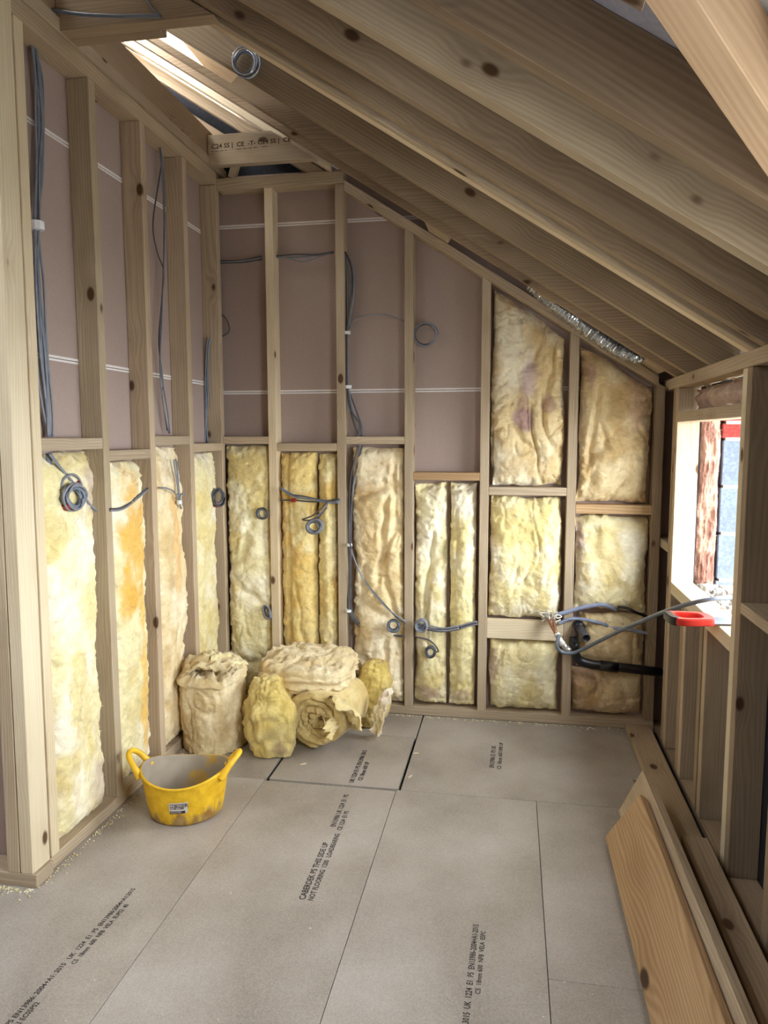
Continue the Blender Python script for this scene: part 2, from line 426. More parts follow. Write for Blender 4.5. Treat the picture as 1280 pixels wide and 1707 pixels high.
def plaster_back(z0, z1):
    g = 0.002
    pts = [(-1.66, z0+g)]
    xr0 = (2.239-(z0+g))/0.645 + 0.10; xr1 = (2.239-(z1-g))/0.645 + 0.10
    pts.append((min(0.80, xr0), z0+g))
    if 0.80 < xr0: pts.append((0.80, min(z1-g, 2.30-0.645*0.80)))
    if xr1 < 0.80: pts.append((xr1, z1-g))
    pts.append((-1.66, z1-g))
    return prism('plasterboard_sheet', pts, 'y', YB+DB+0.001, YB+DB+0.0135, PLASTER, wb)
plaster_back(0.0, J1); plaster_back(J1, J2); plaster_back(J2, 2.88)
for z, x1 in ((J1, 0.5), (J2, -0.42)):
    block('joint_strip', (-1.63, YB+DB+0.0002, z-0.010), (x1, YB+DB+0.004, z-0.002), TAPER, wb, 0.0003)
    block('joint_strip', (-1.63, YB+DB+0.0002, z+0.001), (x1, YB+DB+0.004, z+0.010), TAPER, wb, 0.0003)
block('sheathing', (-3.2, 4.50, -0.1), (1.03, 4.53, 4.2), SHEATH, wb)

# ---- left wall
wl = empty('wall_left', kind='structure')
XL = -1.55
block('sole_plate', (XL-DB, 2.152, 0), (XL, YB+DB, 0.045), PINE, wl)
def lstud(y0, y1, mat, lean=0.0, top=2.807):
    y = (y0+y1)/2
    return board('stud', (XL-DB/2, y, 0.045), (XL-DB/2, y+lean, top), y1-y0, DB, (0, 1, 0), mat, wl)
lstud(2.163, 2.208, PINE_PALE, 0.025)
lstud(2.595, 2.640, PINE); lstud(2.971, 3.016, PINE); lstud(3.369, 3.414, PINE); lstud(3.766, 3.811, PINE)
block('top_plate', (XL-DB, 2.06, 2.808), (XL, 3.811, 2.870), PINE, wl)
block('rim_joist', (XL-0.050, 1.0, 2.918), (XL-0.004, 4.1, 3.055), PINE_SHADE, wl)
block('ledger', (XL-0.089, 1.0, 2.871), (XL+0.012, 3.9, 2.916), PINE, wl)
def lnog(y0, y1, z0, z1, mat=PINE): return block('nogging', (XL-DB, y0+0.0005, z0), (XL-0.001, y1-0.0005, z1), mat, wl)
lnog(2.212, 2.595, 1.451, 1.493); lnog(2.640, 2.971, 1.403, 1.444); lnog(3.016, 3.369, 1.458, 1.500); lnog(3.414, 3.766, 1.420, 1.462)
for z0, z1 in ((0, 1.782), (1.782, 2.572), (2.572, 2.88)):
    block('plasterboard_sheet', (XL-DB-0.0135, 2.16, z0+0.002), (XL-DB-0.001, 3.95, z1-0.002), PLASTER, wl, 0.001)
for z in (1.782, 2.572):
    block('joint_strip', (XL-DB-0.004, 2.17, z-0.010), (XL-DB-0.0002, 3.86, z-0.002), TAPER, wl, 0.0003)
    block('joint_strip', (XL-DB-0.004, 2.17, z+0.001), (XL-DB-0.0002, 3.86, z+0.010), TAPER, wl, 0.0003)

# ---- stub wall turning left at the near end
wf = empty('wall_front', kind='structure')
block('sole_plate', (-3.0, 2.058, 0), (-1.536, 2.150, 0.046), PINE, wf)
for x, mt, ln in ((-1.5720, PINE_PALE, 0.030), (-1.6210, PINE, 0.030)):
    board('stud', (x, 2.105, 0.046), (x, 2.105+ln, 2.95), 0.0455, 0.092, (1, 0, 0), mt, wf)
for x in (-2.1, -2.55): board('stud', (x, 2.105, 0.046), (x, 2.105, 2.95), 0.045, 0.092, (1, 0, 0), PINE, wf)
for z0, z1 in ((0.0, 0.83), (0.834, 1.05), (1.054, 2.95)):
    block('plasterboard_sheet', (-3.0, 2.152, z0), (-1.66, 2.164, z1), PLASTER, wf)
block('top_plate', (-3.0, 2.058, 2.955), (-1.50, 2.150, 3.0), PINE_SHADE, wf)
block('outer_sheathing', (-3.25, -2.7, -0.1), (-3.2, 4.53, 3.2), SHEATH, wf)

# ---- right wall with the window opening
wr = empty('wall_right', kind='structure')
XR = 0.735; DR = 0.097
def rstud(y0, y1, z0=0.02, z1=1.713, mat=PINE):
    y = (y0+y1)/2
    return board('stud', (XR+DR/2, y, z0), (XR+DR/2, y, z1), y1-y0, DR, (0, 1, 0), mat, wr)
block('sole_plate', (XR+0.004, 1.74, -0.022), (XR+DR, 3.90, 0.02), PINE_SHADE, wr)
rstud(3.560, 3.605, mat=PINE_SHADE); rstud(3.510, 3.555, mat=PINE)
rstud(2.525, 2.570, mat=PINE_PALE); rstud(2.4785, 2.5235, mat=PINE_SHADE)
rstud(3.245, 3.290, z1=0.768, mat=PINE_SHADE); rstud(3.196, 3.241, z1=0.768, mat=PINE)
rstud(2.860, 2.905, z1=0.768, mat=PINE); rstud(2.925, 2.968, z1=0.768, mat=PINE_SHADE)
rstud(2.10, 2.145, mat=PINE_SHADE); rstud(1.74, 1.785, mat=PINE_SHADE)
block('window_sill_plate', (XR, 2.571, 0.769), (XR+DR, 3.509, 0.823), PINE_PALE, wr)
block('window_head', (XR, 2.571, 1.558), (XR+DR, 3.509, 1.603), PINE, wr)
block('nogging', (XR, 2.146, 0.926), (XR+DR, 2.478, 0.962), PINE, wr)
block('nogging', (XR, 3.606, 0.945), (XR+DR, 3.86, 0.987), PINE, wr)
block('top_plate', (XR, 1.74, 1.714), (XR+DR, 3.90, 1.765), PINE, wr)
# membrane on the outside of the studs, left open at the window
for y0, y1, z0, z1 in ((3.512, 4.15, -0.1, 1.95), (1.74, 2.565, -0.1, 1.95), (2.565, 3.512, -0.1, 0.79)):
    block('breather_membrane', (XR+DR+0.001, y0, z0), (XR+DR+0.004, y1 if y1 < 4 else 4.5, z1), DARK, wr, 0.0005)
block('damp_course_strip', (0.712, 1.5, -0.001), (0.733, 3.74, 0.006), DARK, wr, 0.0005)

# ---- outer leaf of blocks beyond the cavity
wo = empty('wall_outer', kind='structure')
XO0, XO1 = 0.933, 1.033
def course(z0, h, y0, y1, length, mat, nm):
    y = y0
    while y < y1-0.03:
        ye = min(y+length, y1)
        dx = random.uniform(-0.003, 0.003)
        block(nm, (XO0+dx, y+0.005, z0+0.005), (XO1+dx, ye-0.005, z0+h-0.005), mat, wo, 0.004)
        y = ye
cz = [-0.235+0.2145*k for k in range(9)]
for k, z in enumerate(cz):
    if z+0.2145 > 1.50: break
    o = 0.22 if k % 2 else 0.44
    course(z, 0.2145, 3.512, 3.512+o, o, CONC, 'concrete_block'); course(z, 0.2145, 3.512+o, 4.4, 0.44, CONC, 'concrete_block')
    course(z, 0.2145, 1.5, 2.56, 0.44, CONC, 'concrete_block')
    if z+0.2145 < 0.80: course(z, 0.2145, 2.56, 3.512, 0.44, CONC, 'concrete_block')
for k in range(2):
    course(1.4805+0.075*k, 0.075, 3.512, 4.4, 0.225, BRICKRED, 'brick'); course(1.4805+0.075*k, 0.075, 1.5, 2.56, 0.225, BRICKRED, 'brick')
block('mortar_bed', (XO0+0.012, 3.518, -0.2), (XO1-0.012, 4.4, 1.63), MORTAR, wo)
block('mortar_bed', (XO0+0.012, 1.5, -0.2), (XO1-0.012, 2.555, 1.63), MORTAR, wo)
block('mortar_bed', (XO0+0.012, 2.555, -0.2), (XO1-0.012, 3.518, 0.815), MORTAR, wo)
block('lintel', (XO0, 1.5, 1.640), (XO1, 4.4, 1.78), CONC, wo)

# ---- roof: every rafter, joist and deck sheet
ce = empty('ceiling', kind='structure')
nrm = math.sqrt(1+SL*SL); RD = RV/nrm
def rafter(y0, y1, x0=-2.4, x1=0.835, mat=PINE_SHADE, off=0.0, dv=RV, nm='rafter', plumb=True):
    h = dv/nrm; zc = off + dv/2
    s = SL if plumb else 0
    return board(nm, (x0, (y0+y1)/2, roofz(x0, zc)), (x1, (y0+y1)/2, roofz(x1, zc)), y1-y0, h, (0, 1, 0), mat, ce, xs=(-SL, -SL))
# the two trimmed rafters: full depth below the roof light, a shallow bearer above it
for y0, y1, xc, dv in ((3.350, 3.400, -1.20, 0.030), (3.555, 3.600, -1.28, 0.045)):
    poly = [(0.835, roofz(0.835)), (0.835, roofz(0.835, RV)), (xc, roofz(xc, RV)), (xc-0.09, roofz(xc-0.09, dv)), (-2.4, roofz(-2.4, dv)), (-2.4, roofz(-2.4))]
    prism('rafter', poly, 'y', y0, y1, PINE_SHADE, ce)
rafter(2.965, 3.010); rafter(2.522, 2.568, mat=PINE_PALE); rafter(2.474, 2.520, mat=PINE)
rafter(2.360, 2.405, x1=0.835); rafter(2.110, 2.160); rafter(1.815, 1.870, mat=PINE)
# valley rafter running diagonally, others die into it
def valley_x(y): return 0.175 + (y-1.176)*0.947
rafter(1.530, 1.575, x1=valley_x(1.53)+0.02); rafter(1.16, 1.205, x1=valley_x(1.16)+0.02); rafter(0.80, 0.845, x1=valley_x(0.80)+0.02); rafter(0.42, 0.465, x1=valley_x(0.42)+0.02)
d = Vector((0.268, 0.283, 0)); d.normalize(); side = Vector((d.y, -d.x, 0))
pa = Vector((0.175, 1.176, 0)) - d*1.7 + side*0.0315; pb = Vector((0.175, 1.176, 0)) + d*0.80 + side*0.0315
board('valley_rafter', (pa.x, pa.y, roofz((pa-side*0.0315).x)+0.068), (pb.x, pb.y, roofz((pb-side*0.0315).x)+0.068), 0.063, 0.120, side, PINE_VAL, ce)
# packers between the raking plate and the last rafter
for x, l in ((0.115, 0.085), (0.615, 0.09), (-0.42, 0.10)):
    board('packer', (x, 3.69, roofz(x, 0.026)), (x+l, 3.69, roofz(x+l, 0.026)), 0.17, 0.04, (0, 1, 0), PINE, ce)
# ceiling joists over the flat part
def joist(y0, y1, z0, z1, xa, nm='ceiling_joist', mat=PINE):
    xb0 = (Z0 - z0)/SL - 0.004; xb1 = (Z0 - z1)/SL - 0.004
    return prism(nm, [(xa, z0), (xb0, z0), (xb1, z1), (xa, z1)], 'y', y0, y1, mat, ce)
jce = joist(3.680, 3.725, 2.872, 3.020, -1.549)
joist(2.414, 2.470, 2.872, 3.010, -1.549, mat=PINE_SHADE)
jn = None
joist(2.4702, 2.473, 2.872, 3.010, -1.549) if False else None
block('ceiling_joist', (-1.549, 2.471, 2.872), (-1.20, 2.520, 3.0), PINE_SHADE, ce)
rafter(3.752, 3.797, x0=-2.4, x1=-0.93, off=-0.005, mat=PINE_PALE, dv=0.085)
rafter(3.815, 3.860, x0=-2.4, x1=-0.95, off=-0.075, mat=PINE, dv=0.065)
rafter(3.815, 3.860, x0=-2.3, x1=-1.50, off=-0.215, mat=PINE_SHADE, dv=0.075)
prism('void_shade_sheet', [(-2.4, 2.845), (-0.92, 2.845), (-0.92, roofz(-0.92, -0.01)), (-2.4, roofz(-2.4, -0.01))], 'y', 3.905, 3.912, DARK, ce)  # black sheet added to stand in for shade in the roof void
board('brace', (-1.47, 3.80, 2.846), (-1.43, 3.80, 2.96), 0.03, 0.04, (0, 1, 0), PINE, ce)
def deck(name, pts, zf, th=0.02, mat=MEMB):
    n = len(pts); V = [(x, y, zf(x, y)) for x, y in pts] + [(x, y, zf(x, y)+th) for x, y in pts]
    F = [tuple(range(n-1, -1, -1)), tuple(range(n, 2*n))] + [(i, (i+1) % n, n+(i+1) % n, n+i) for i in range(n)]
    me = mesh_from(name, V, F)
    bm = bmesh.new(); bm.from_mesh(me); bmesh.ops.recalc_face_normals(bm, faces=bm.faces); bm.to_mesh(me); bm.free()
    return link(name, me, mat, ce)
z1f = lambda x, y: roofz(x, RV+0.001)
z2f = lambda x, y: Z0 - SL*0.175 - SL*0.947*(y-1.176) + RV + 0.001
vy = lambda x: 1.176 + (x-0.175)/0.947
OPX = -1.67
deck('roof_membrane', [(OPX, 4.55), (1.10, 4.55), (1.10, vy(1.10)), (OPX, vy(OPX))], z1f)
deck('roof_membrane', [(-2.4, 1.3), (OPX, 1.3), (OPX, 0.95), (-2.4, 0.95)], z1f)
deck('roof_membrane', [(-2.4, -0.05), (OPX, -0.05), (OPX, vy(OPX)), (-2.4, vy(-2.4))], z1f)  # gap between this sheet and the one above: the added rear fill opening
deck('roof_membrane', [(-2.4, 4.55), (-2.3, 4.55), (-2.3, 1.3), (-2.4, 1.3)], z1f)
deck('roof_membrane', [(1.10, vy(1.10)), (1.55, vy(1.10)), (1.55, -1.3), (valley_x(-1.3), -1.3)], z2f)
deck('roof_membrane', [(-3.3, 4.55), (-2.4, 4.55), (-2.4, vy(-2.4)), (-3.3, vy(-2.4))], lambda x, y: roofz(-2.4, RV)-SL*(-2.4-x))
for x in (0.46, 0.86, 1.20):
    y1 = min(vy(x)-0.06, 1.85); y0 = -1.3
    board('jack_rafter', (x, y0, z2f(x, y0)-RV/2-0.002), (x, y1, z2f(x, y1)-RV/2-0.002), 0.045, RD, (1, 0, 0), PINE_WARM, ce)
def foil_board(x0, x1, y0, y1, dz, name='foil_faced_board'):
    V = []
    for x, y in ((x0, y0), (x1, y0), (x1, y1), (x0, y1)): V.append((x, y, z2f(x, y)-dz))
    V += [(a, b, c-0.05) for a, b, c in V]
    return link(name, mesh_from(name, V, [(0, 1, 2, 3), (7, 6, 5, 4), (0, 4, 5, 1), (1, 5, 6, 2), (2, 6, 7, 3), (3, 7, 4, 0)]), FOILW, ce)
FOILW = plain('white_foil_facing', srgb(226, 230, 234), 0.35, 0.5, 0.35)
foil_board(0.485, 0.835, -0.3, 1.20, 0.03); 
pts = [(0.10, 0.5), (0.435, 0.5), (0.435, vy(0.435)+0.02), (0.40, vy(0.40)+0.03), (0.385, vy(0.385)+0.004), (0.355, vy(0.355)+0.022), (0.335, vy(0.335)-0.004), (0.29, vy(0.29)+0.02), (0.10, vy(0.10))]
n_ = len(pts); Vf = [(x, y, z2f(x, y)-0.035) for x, y in pts] + [(x, y, z2f(x, y)-0.004) for x, y in pts]
link('foil_faced_board', mesh_from('foil_faced_board', Vf, [tuple(range(n_-1, -1, -1)), tuple(range(n_, 2*n_))] + [(i, (i+1) % n_, n_+(i+1) % n_, n_+i) for i in range(n_)]), FOILW, ce)
foil_board(0.885, 1.175, -0.3, 1.6, 0.03)
deck('lining_board', [(-1.66, 4.4), (-1.02, 4.4), (-1.02, 3.02), (-1.66, 3.02)], lambda x, y: z1f(x, y)-0.014, 0.012, PINE)
# front of the dormer: the right wall carried on past the frame, with an unseen opening lowered to hold back its light
ww = empty('wall_right_dormer', kind='structure')
block('front_panel', (0.836, -2.7, -0.1), (0.856, 1.739, 0.84), SHEATH, ww); block('front_panel', (0.836, -2.7, 0.84), (0.856, 0.44, 3.6), SHEATH, ww)
block('front_panel', (0.836, 1.62, 0.84), (0.856, 1.739, 1.90), SHEATH, ww); block('front_panel', (0.836, 0.44, 1.88), (0.856, 1.70, 2.6), SHEATH, ww)
block('opening_sill', (XR, 0.44, 0.815), (XR+DR, 1.62, 0.86), PINE, ww); block('sole_plate', (XR, -2.6, 0.0), (XR+DR, 1.735, 0.045), PINE, ww)
for y in (1.64, 1.22, 0.82, 0.42, 0.02): block('stud', (XR, y-0.022, 0.046), (XR+DR, y+0.022, 0.814 if y > 0.43 and y < 1.62 else 1.80), PINE, ww)
wk = empty('wall_rear', kind='structure')
block('plasterboard_sheet', (-3.25, -2.72, -0.1), (1.3, -2.70, 4.4), SHEATH, wk)
deck('roof_membrane', [(-3.3, vy(-2.4)), (-2.4, vy(-2.4)), (valley_x(-1.3), -1.3), (valley_x(-1.3), -2.75), (-3.3, -2.75)], lambda x, y: roofz(-2.4, RV)+0.03)
deck('roof_membrane', [(valley_x(-1.3)-0.05, -1.3), (1.55, -1.3), (1.55, -2.75), (valley_x(-1.3)-0.05, -2.75)], lambda x, y: z2f(0, -1.3)+0.02)
ground = block('ground', (-14, -14, -0.36), (14, 16, -0.30), GROUND); tag(ground, kind='structure')

# ================================================================ GLASS WOOL
BATT_N = 0
def wool_object(name, V, F, cols, label=None, fibres=0, seed=1, flen=0.03, parent=None):
    me = mesh_from(name, V, F, True)
    at = me.color_attributes.new('wool_colour', 'FLOAT_COLOR', 'POINT')
    c4 = np.ones((len(V), 4)); c4[:, :3] = np.clip(cols, 0, 1); at.data.foreach_set('color', c4.ravel())
    o = link(name, me, WOOL, parent)
    if label: tag(o, label, 'insulation')
    if fibres:
        fibre_part(o, np.asarray(V, float), F, c4[:, :3], fibres, seed, flen)
    return o
def fibre_part(o, V, F, cols, count, seed, flen):
    rng = np.random.default_rng(seed)
    F4 = np.array([f for f in F if len(f) == 4])
    q = F4[rng.integers(0, len(F4), count)]
    w = rng.dirichlet((1, 1, 1, 1), count)
    P = (V[q]*w[:, :, None]).sum(1); col = (cols[q]*w[:, :, None]).sum(1)
    n = np.cross(V[q[:, 2]]-V[q[:, 0]], V[q[:, 3]]-V[q[:, 1]]); n /= (np.linalg.norm(n, axis=1, keepdims=True)+1e-9)
    t = rng.normal(size=(count, 3)); t -= n*(t*n).sum(1, keepdims=True); t /= np.linalg.norm(t, axis=1, keepdims=True)+1e-9
    b = np.cross(n, t); L = flen*rng.uniform(0.4, 1.3, count)[:, None]; W = rng.uniform(0.0005, 0.0013, count)[:, None]
    bend = rng.normal(0, 0.35, count)[:, None]; lift = rng.uniform(0.03, 0.30, count)[:, None]
    VV = []; 
    for k, s in enumerate((-1.0, -0.3, 0.35, 1.0)):
        ctr = P + t*L*s*0.5 + b*bend*L*(s*s)*0.5 + n*(0.001+lift*L*(0.25*(1-s*s)+0.35*max(s, 0)))
        VV += [ctr-b*W*(1.1-abs(s))*0.9, ctr+b*W*(1.1-abs(s))*0.9]
    VV = np.stack(VV, 1).reshape(-1, 3)
    FF = []
    for i in range(count):
        a = i*8
        FF += [(a, a+1, a+3, a+2), (a+2, a+3, a+5, a+4), (a+4, a+5, a+7, a+6)]
    me = bpy.data.meshes.new('loose_fibres'); me.from_pydata(VV.tolist(), [], FF); me.update()
    at = me.color_attributes.new('wool_colour', 'FLOAT_COLOR', 'POINT')
    c4 = np.ones((len(VV), 4)); c4[:, :3] = np.clip(np.repeat(col*1.12, 8, axis=0), 0, 1); at.data.foreach_set('color', c4.ravel())
    f = link('loose_fibres', me, WOOL, o); f['kind'] = 'stuff'
    return f
LEMON = dict(a=srgb(234, 223, 172), b=srgb(244, 238, 216), c=srgb(224, 206, 138))
PALEY = dict(a=srgb(234, 224, 178), b=srgb(244, 238, 212), c=srgb(216, 196, 132))
GOLD = dict(a=srgb(232, 208, 138), b=srgb(240, 226, 178), c=srgb(216, 178, 92))
CREAM = dict(a=srgb(232, 212, 166), b=srgb(242, 230, 200), c=srgb(208, 180, 126))
BUFF = dict(a=srgb(226, 204, 156), b=srgb(238, 222, 182), c=srgb(198, 168, 114))
PINK = dict(a=srgb(196, 168, 150), b=srgb(214, 192, 172), c=srgb(158, 126, 116))
def wool_colour(x, y, z, pal, s):
    m1 = sstep(-0.25, 0.35, fbm(x*6, y*6, z*4.5, s, 4)); m2 = sstep(-0.02, 0.42, fbm(x*8+9, y*8, z*6, s+40, 4))
    a, b, c = (np.array(pal[k]) for k in 'abc')
    col = a*(1-m1)[..., None] + b*m1[..., None]
    col = col*(1-0.75*m2)[..., None] + c*(0.75*m2)[..., None]
    m3 = 0.28*sstep(0.12, 0.5, fbm(x*13+4, y*13, z*11, s+60, 4)); col = col*(1-m3)[..., None] + (c*np.array([0.80, 0.72, 0.66]))*m3[..., None]
    return col
def batt(label, wall, u0, u1, z0, zt, pal, seed, h0=-0.022, bulge=0.03, amp=0.018, folds=0.02, seams=(), gap=(0.001, 0.001), rag=0.009,
         creases=(), stains=(), fibres=900, step=0.0062, gap_r=None, edge=0.030):
    """a strip of glass wool pushed between two studs: u across, z up; zt may be a function of u"""
    ztf = zt if callable(zt) else (lambda u: zt + 0*u)
    nu = max(12, int((u1-u0)/step)); nz = max(16, int((float(np.max(ztf(np.array([u0, u1])))) - z0)/step))
    A, B = np.meshgrid(np.linspace(0, 1, nu+1), np.linspace(0, 1, nz+1))
    U = u0 + (u1-u0)*A; Zt = ztf(U); Z = z0 + (Zt-z0)*B
    # ragged outline
    gl = gap[0]; gr = gap[1]
    def pull(side_gap, s):
        return side_gap + rag*(0.5+0.9*fbm(Z*7, np.zeros_like(Z)+s, None, seed+s, 4)) 
    gl_ = np.maximum(pull(gl, 1), 0.001)
    if gap_r is not None: gr = gap_r(Z)
    gr_ = np.maximum(pull(gr, 2), 0.001)
    U2 = U + gl_*(1-A)**3 - gr_*(A**3 if np.max(gr_) < 0.03 else A**1.5)
    gb = rag*np.clip(0.3+0.8*fbm(U*9, 0*U+5, None, seed+3, 4), 0.02, 2); gt = rag*1.2*np.clip(0.5+0.9*fbm(U*9, 0*U+8, None, seed+4, 4), 0.05, 2)
    Z2 = Z + gb*(1-B)**4 - gt*B**4
    du = np.minimum(A, 1-A)*(u1-u0); dz = np.minimum(B*(Zt-z0), (1-B)*(Zt-z0))
    pr = 1-np.exp(-du/edge); pz = 1-np.exp(-dz/edge)
    h = h0 - 0.030 + (0.030+bulge)*pr*pz
    k = folds/0.02
    wx = fbm(U*3, Z*2.2, None, seed+11, 3)*0.13; wz = fbm(U*3+5, Z*2.2, None, seed+12, 3)*0.13
    h = h + amp*1.3*fbm((U+wx)*4.5, (Z+wz)*2.6, None, seed+21, 4)
    # puffs parted by sharp creases, coarse to fine
    rd = ridge((U+wx)*5.5, (Z+wz)*1.9, None, seed+31, 2)
    h = h - 0.024*k*sstep(0.30, 1.0, rd)**1.6*pr*pz
    rd2 = ridge((U+wx*1.5)*5.0, (Z+wz*1.4)*7.5, None, seed+51, 2)
    h = h - 0.015*k*sstep(0.35, 1.0, rd2)**1.5*(0.25+0.75*sstep(-0.2, 0.4, fbm(U*3, Z*3, None, seed+55, 2)))
    rd3 = ridge((U+wx)*15+3*wz, (Z+wz)*12, None, seed+57, 2)
    h = h - 0.0065*(0.5+0.5*k)*sstep(0.25, 1.0, rd3)**1.3
    h = h + 0.0055*fbm(U*28, Z*28, None, seed+41, 3)
    # crumbly rim
    rim = np.exp(-np.minimum(du, dz)/0.030); h = h + rim*0.030*fbm(U*30, Z*30, None, seed+61, 3)
    for us, dep, w in seams:
        uu = us + 0.010*fbm(Z*4, 0*Z, None, seed+71, 2)
        h = h - dep*np.exp(-((U-uu)/w)**2)
    for (cu, czz, ln, ang, dep, w) in creases:
        ca, sa = math.cos(ang), math.sin(ang)
        p = (U-cu)*ca + (Z-czz)*sa; q = -(U-cu)*sa + (Z-czz)*ca + 0.02*fbm(U*8, Z*8, None, seed+81, 2)
        h = h - dep*np.exp(-(q/w)**2)*sstep(ln, ln*0.6, np.abs(p))
    if wall == 'back': X, Y, ZZ = U2, YB - h, Z2
    elif wall == 'left': X, Y, ZZ = XL + h, U2, Z2
    else: X, Y, ZZ = XR + 0.05 - h, U2, Z2
    V = np.stack([X, Y, ZZ], -1).reshape(-1, 3); nn = len(V)
    col = wool_colour(X*1.0, Y*1.0, ZZ*1.0, pal, seed+5)
    for (cu, czz, ru, rz, c, k) in stains:
        e = ((U-cu)/ru)**2 + ((Z-czz)/rz)**2
        m = k*sstep(1.2, 0.2, e + 0.9*fbm(U*11, Z*11, None, seed+91, 4))
        col = col*(1-m)[..., None] + np.array(c)*m[..., None]
    cols = col.reshape(-1, 3)
    idx = np.arange(nn).reshape(nz+1, nu+1)
    rev = wall == 'left' or wall == 'back'
    Q = np.stack([idx[:-1, :-1], idx[:-1, 1:], idx[1:, 1:], idx[1:, :-1]], -1).reshape(-1, 4)
    if wall == 'right': Q = Q[:, ::-1]
    F = [tuple(map(int, q)) for q in Q]
    # rim back to the board behind
    ring = np.concatenate([idx[0, :], idx[1:, -1], idx[-1, -2::-1], idx[-2:0, 0]])
    Bk = V[ring].copy()
    if wall == 'back': Bk[:, 1] = YB+DB-0.003
    elif wall == 'left': Bk[:, 0] = XL-DB+0.003
    else: Bk[:, 0] = XR+DR-0.006
    V = np.vstack([V, Bk]); cols = np.vstack([cols, cols[ring]*0.96]); m = len(ring)
    for i in range(m):
        j = (i+1) % m; f = (int(ring[j]), int(ring[i]), nn+i, nn+j)
        F.append(f if wall != 'right' else f[::-1])
    o = wool_object('insulation_batt', V, F, cols, label, fibres, seed)
    return o
PURP = srgb(150, 112, 122)
# left wall, near to far
batt('tall lemon-white wool batt in the first bay of the left wall, behind the corner posts', 'left', 2.212, 2.595, 0.05, 1.445, LEMON, 11, h0=-0.02, bulge=0.03, folds=0.012, amp=0.016,
     gap_r=lambda z: 0.030+0.055*sstep(1.0, 0.3, z)*0.6, stains=[(2.5, 0.16, 0.10, 0.10, PURP, 0.35), (2.53, 1.30, 0.04, 0.12, PURP, 0.4)], fibres=1500)
batt('golden orange-streaked wool batt in the second bay of the left wall', 'left', 2.640, 2.971, 0.05, 1.395, PALEY, 12, h0=-0.02, bulge=0.02, folds=0.014,
     gap_r=lambda z: 0.045+0.03*fbm(z*5, z*0, None, 4, 2), stains=[(2.80, 1.05, 0.13, 0.30, srgb(226, 176, 70), 0.9), (2.88, 0.50, 0.05, 0.45, srgb(232, 190, 90), 0.8), (2.74, 0.86, 0.08, 0.12, srgb(226, 176, 70), 0.8)], fibres=1200)
batt('pale amber wool batt in the third bay of the left wall, behind the standing roll', 'left', 3.016, 3.369, 0.05, 1.452, CREAM, 13, h0=-0.02, bulge=0.02, folds=0.013,
     gap_r=lambda z: 0.045+0.03*fbm(z*5, z*0, None, 5, 2), stains=[(3.22, 0.98, 0.05, 0.35, srgb(226, 180, 110), 0.7)], fibres=900)
batt('soft yellow wool batt in the last bay of the left wall, next to the corner', 'left', 3.414, 3.766, 0.05, 1.415, LEMON, 14, h0=-0.02, bulge=0.015, folds=0.010, gap_r=lambda z: 0.04+0.0*z, fibres=700)
# back wall, left to right
batt('yellow wool batt in the leftmost bay of the back wall', 'back', -1.55, -1.2905, 0.05, 1.452, dict(PALEY, c=srgb(212, 186, 112)), 21, bulge=0.03, folds=0.024, amp=0.022,
     creases=[(-1.42, 0.95, 0.20, 1.2, 0.02, 0.025), (-1.40, 0.62, 0.2, -0.7, 0.018, 0.02)])
batt('left half of the split yellow batt in the second bay of the back wall', 'back', -1.2455, -1.036, 0.05, 1.412, dict(GOLD, b=srgb(238, 224, 172)), 22, h0=-0.026, bulge=0.03, folds=0.012, amp=0.010, gap=(0.004, 0.002), rag=0.006, seams=[(-1.19, 0.02, 0.012)])
batt('right half of the split yellow batt in the second bay of the back wall', 'back', -1.034, -0.912, 0.05, 1.408, dict(GOLD, a=srgb(234, 218, 154)), 23, h0=-0.026, bulge=0.03, folds=0.010, amp=0.010, gap=(0.002, 0.004), rag=0.006, edge=0.03)
batt('deeply folded cream batt in the third bay, grey cables down its left edge', 'back', -0.838, -0.552, 0.05, 1.44, CREAM, 24, bulge=0.035, folds=0.034, amp=0.026,
     creases=[(-0.70, 1.22, 0.14, 0.35, 0.03, 0.02), (-0.66, 0.95, 0.30, 1.45, 0.035, 0.018), (-0.62, 0.62, 0.30, 1.75, 0.03, 0.018), (-0.70, 0.56, 0.2, -0.5, 0.02, 0.025), (-0.66, 0.25, 0.2, 1.5, 0.03, 0.015)], fibres=1200)
batt('crumpled pale yellow strip left of the seam in the fourth bay of the back wall', 'back', -0.507, -0.325, 0.06, 1.255, dict(PALEY, c=srgb(206, 184, 116)), 25, bulge=0.03, folds=0.034, amp=0.02, gap=(0.004, 0.003),
     creases=[(-0.42, 0.75, 0.3, 1.5, 0.03, 0.014)], stains=[(-0.42, 0.12, 0.08, 0.05, PURP, 0.5)])
batt('smoother pale yellow strip right of the seam in the fourth bay of the back wall', 'back', -0.322, -0.1605, 0.06, 1.258, LEMON, 26, bulge=0.03, folds=0.018, amp=0.014, gap=(0.003, 0.012), stains=[(-0.24, 0.12, 0.07, 0.04, PURP, 0.4)])
rk2 = lambda u: 2.172 - 0.645*u
batt('tall crinkled wool batt with purple smudges under the sloping plate', 'back', -0.1155, 0.276, 1.240, rk2, dict(CREAM, b=srgb(240, 232, 208)), 27, bulge=0.035, folds=0.032, amp=0.026, gap=(0.004, 0.016), rag=0.016,
     stains=[(0.06, 1.60, 0.06, 0.09, srgb(150, 108, 128), 0.7), (0.09, 1.78, 0.05, 0.12, srgb(196, 168, 182), 0.6), (0.19, 1.66, 0.04, 0.05, srgb(168, 120, 128), 0.5)],
     creases=[(0.13, 1.95, 0.14, 1.2, 0.025, 0.02), (0.05, 1.48, 0.13, -0.6, 0.02, 0.02)], fibres=1500)
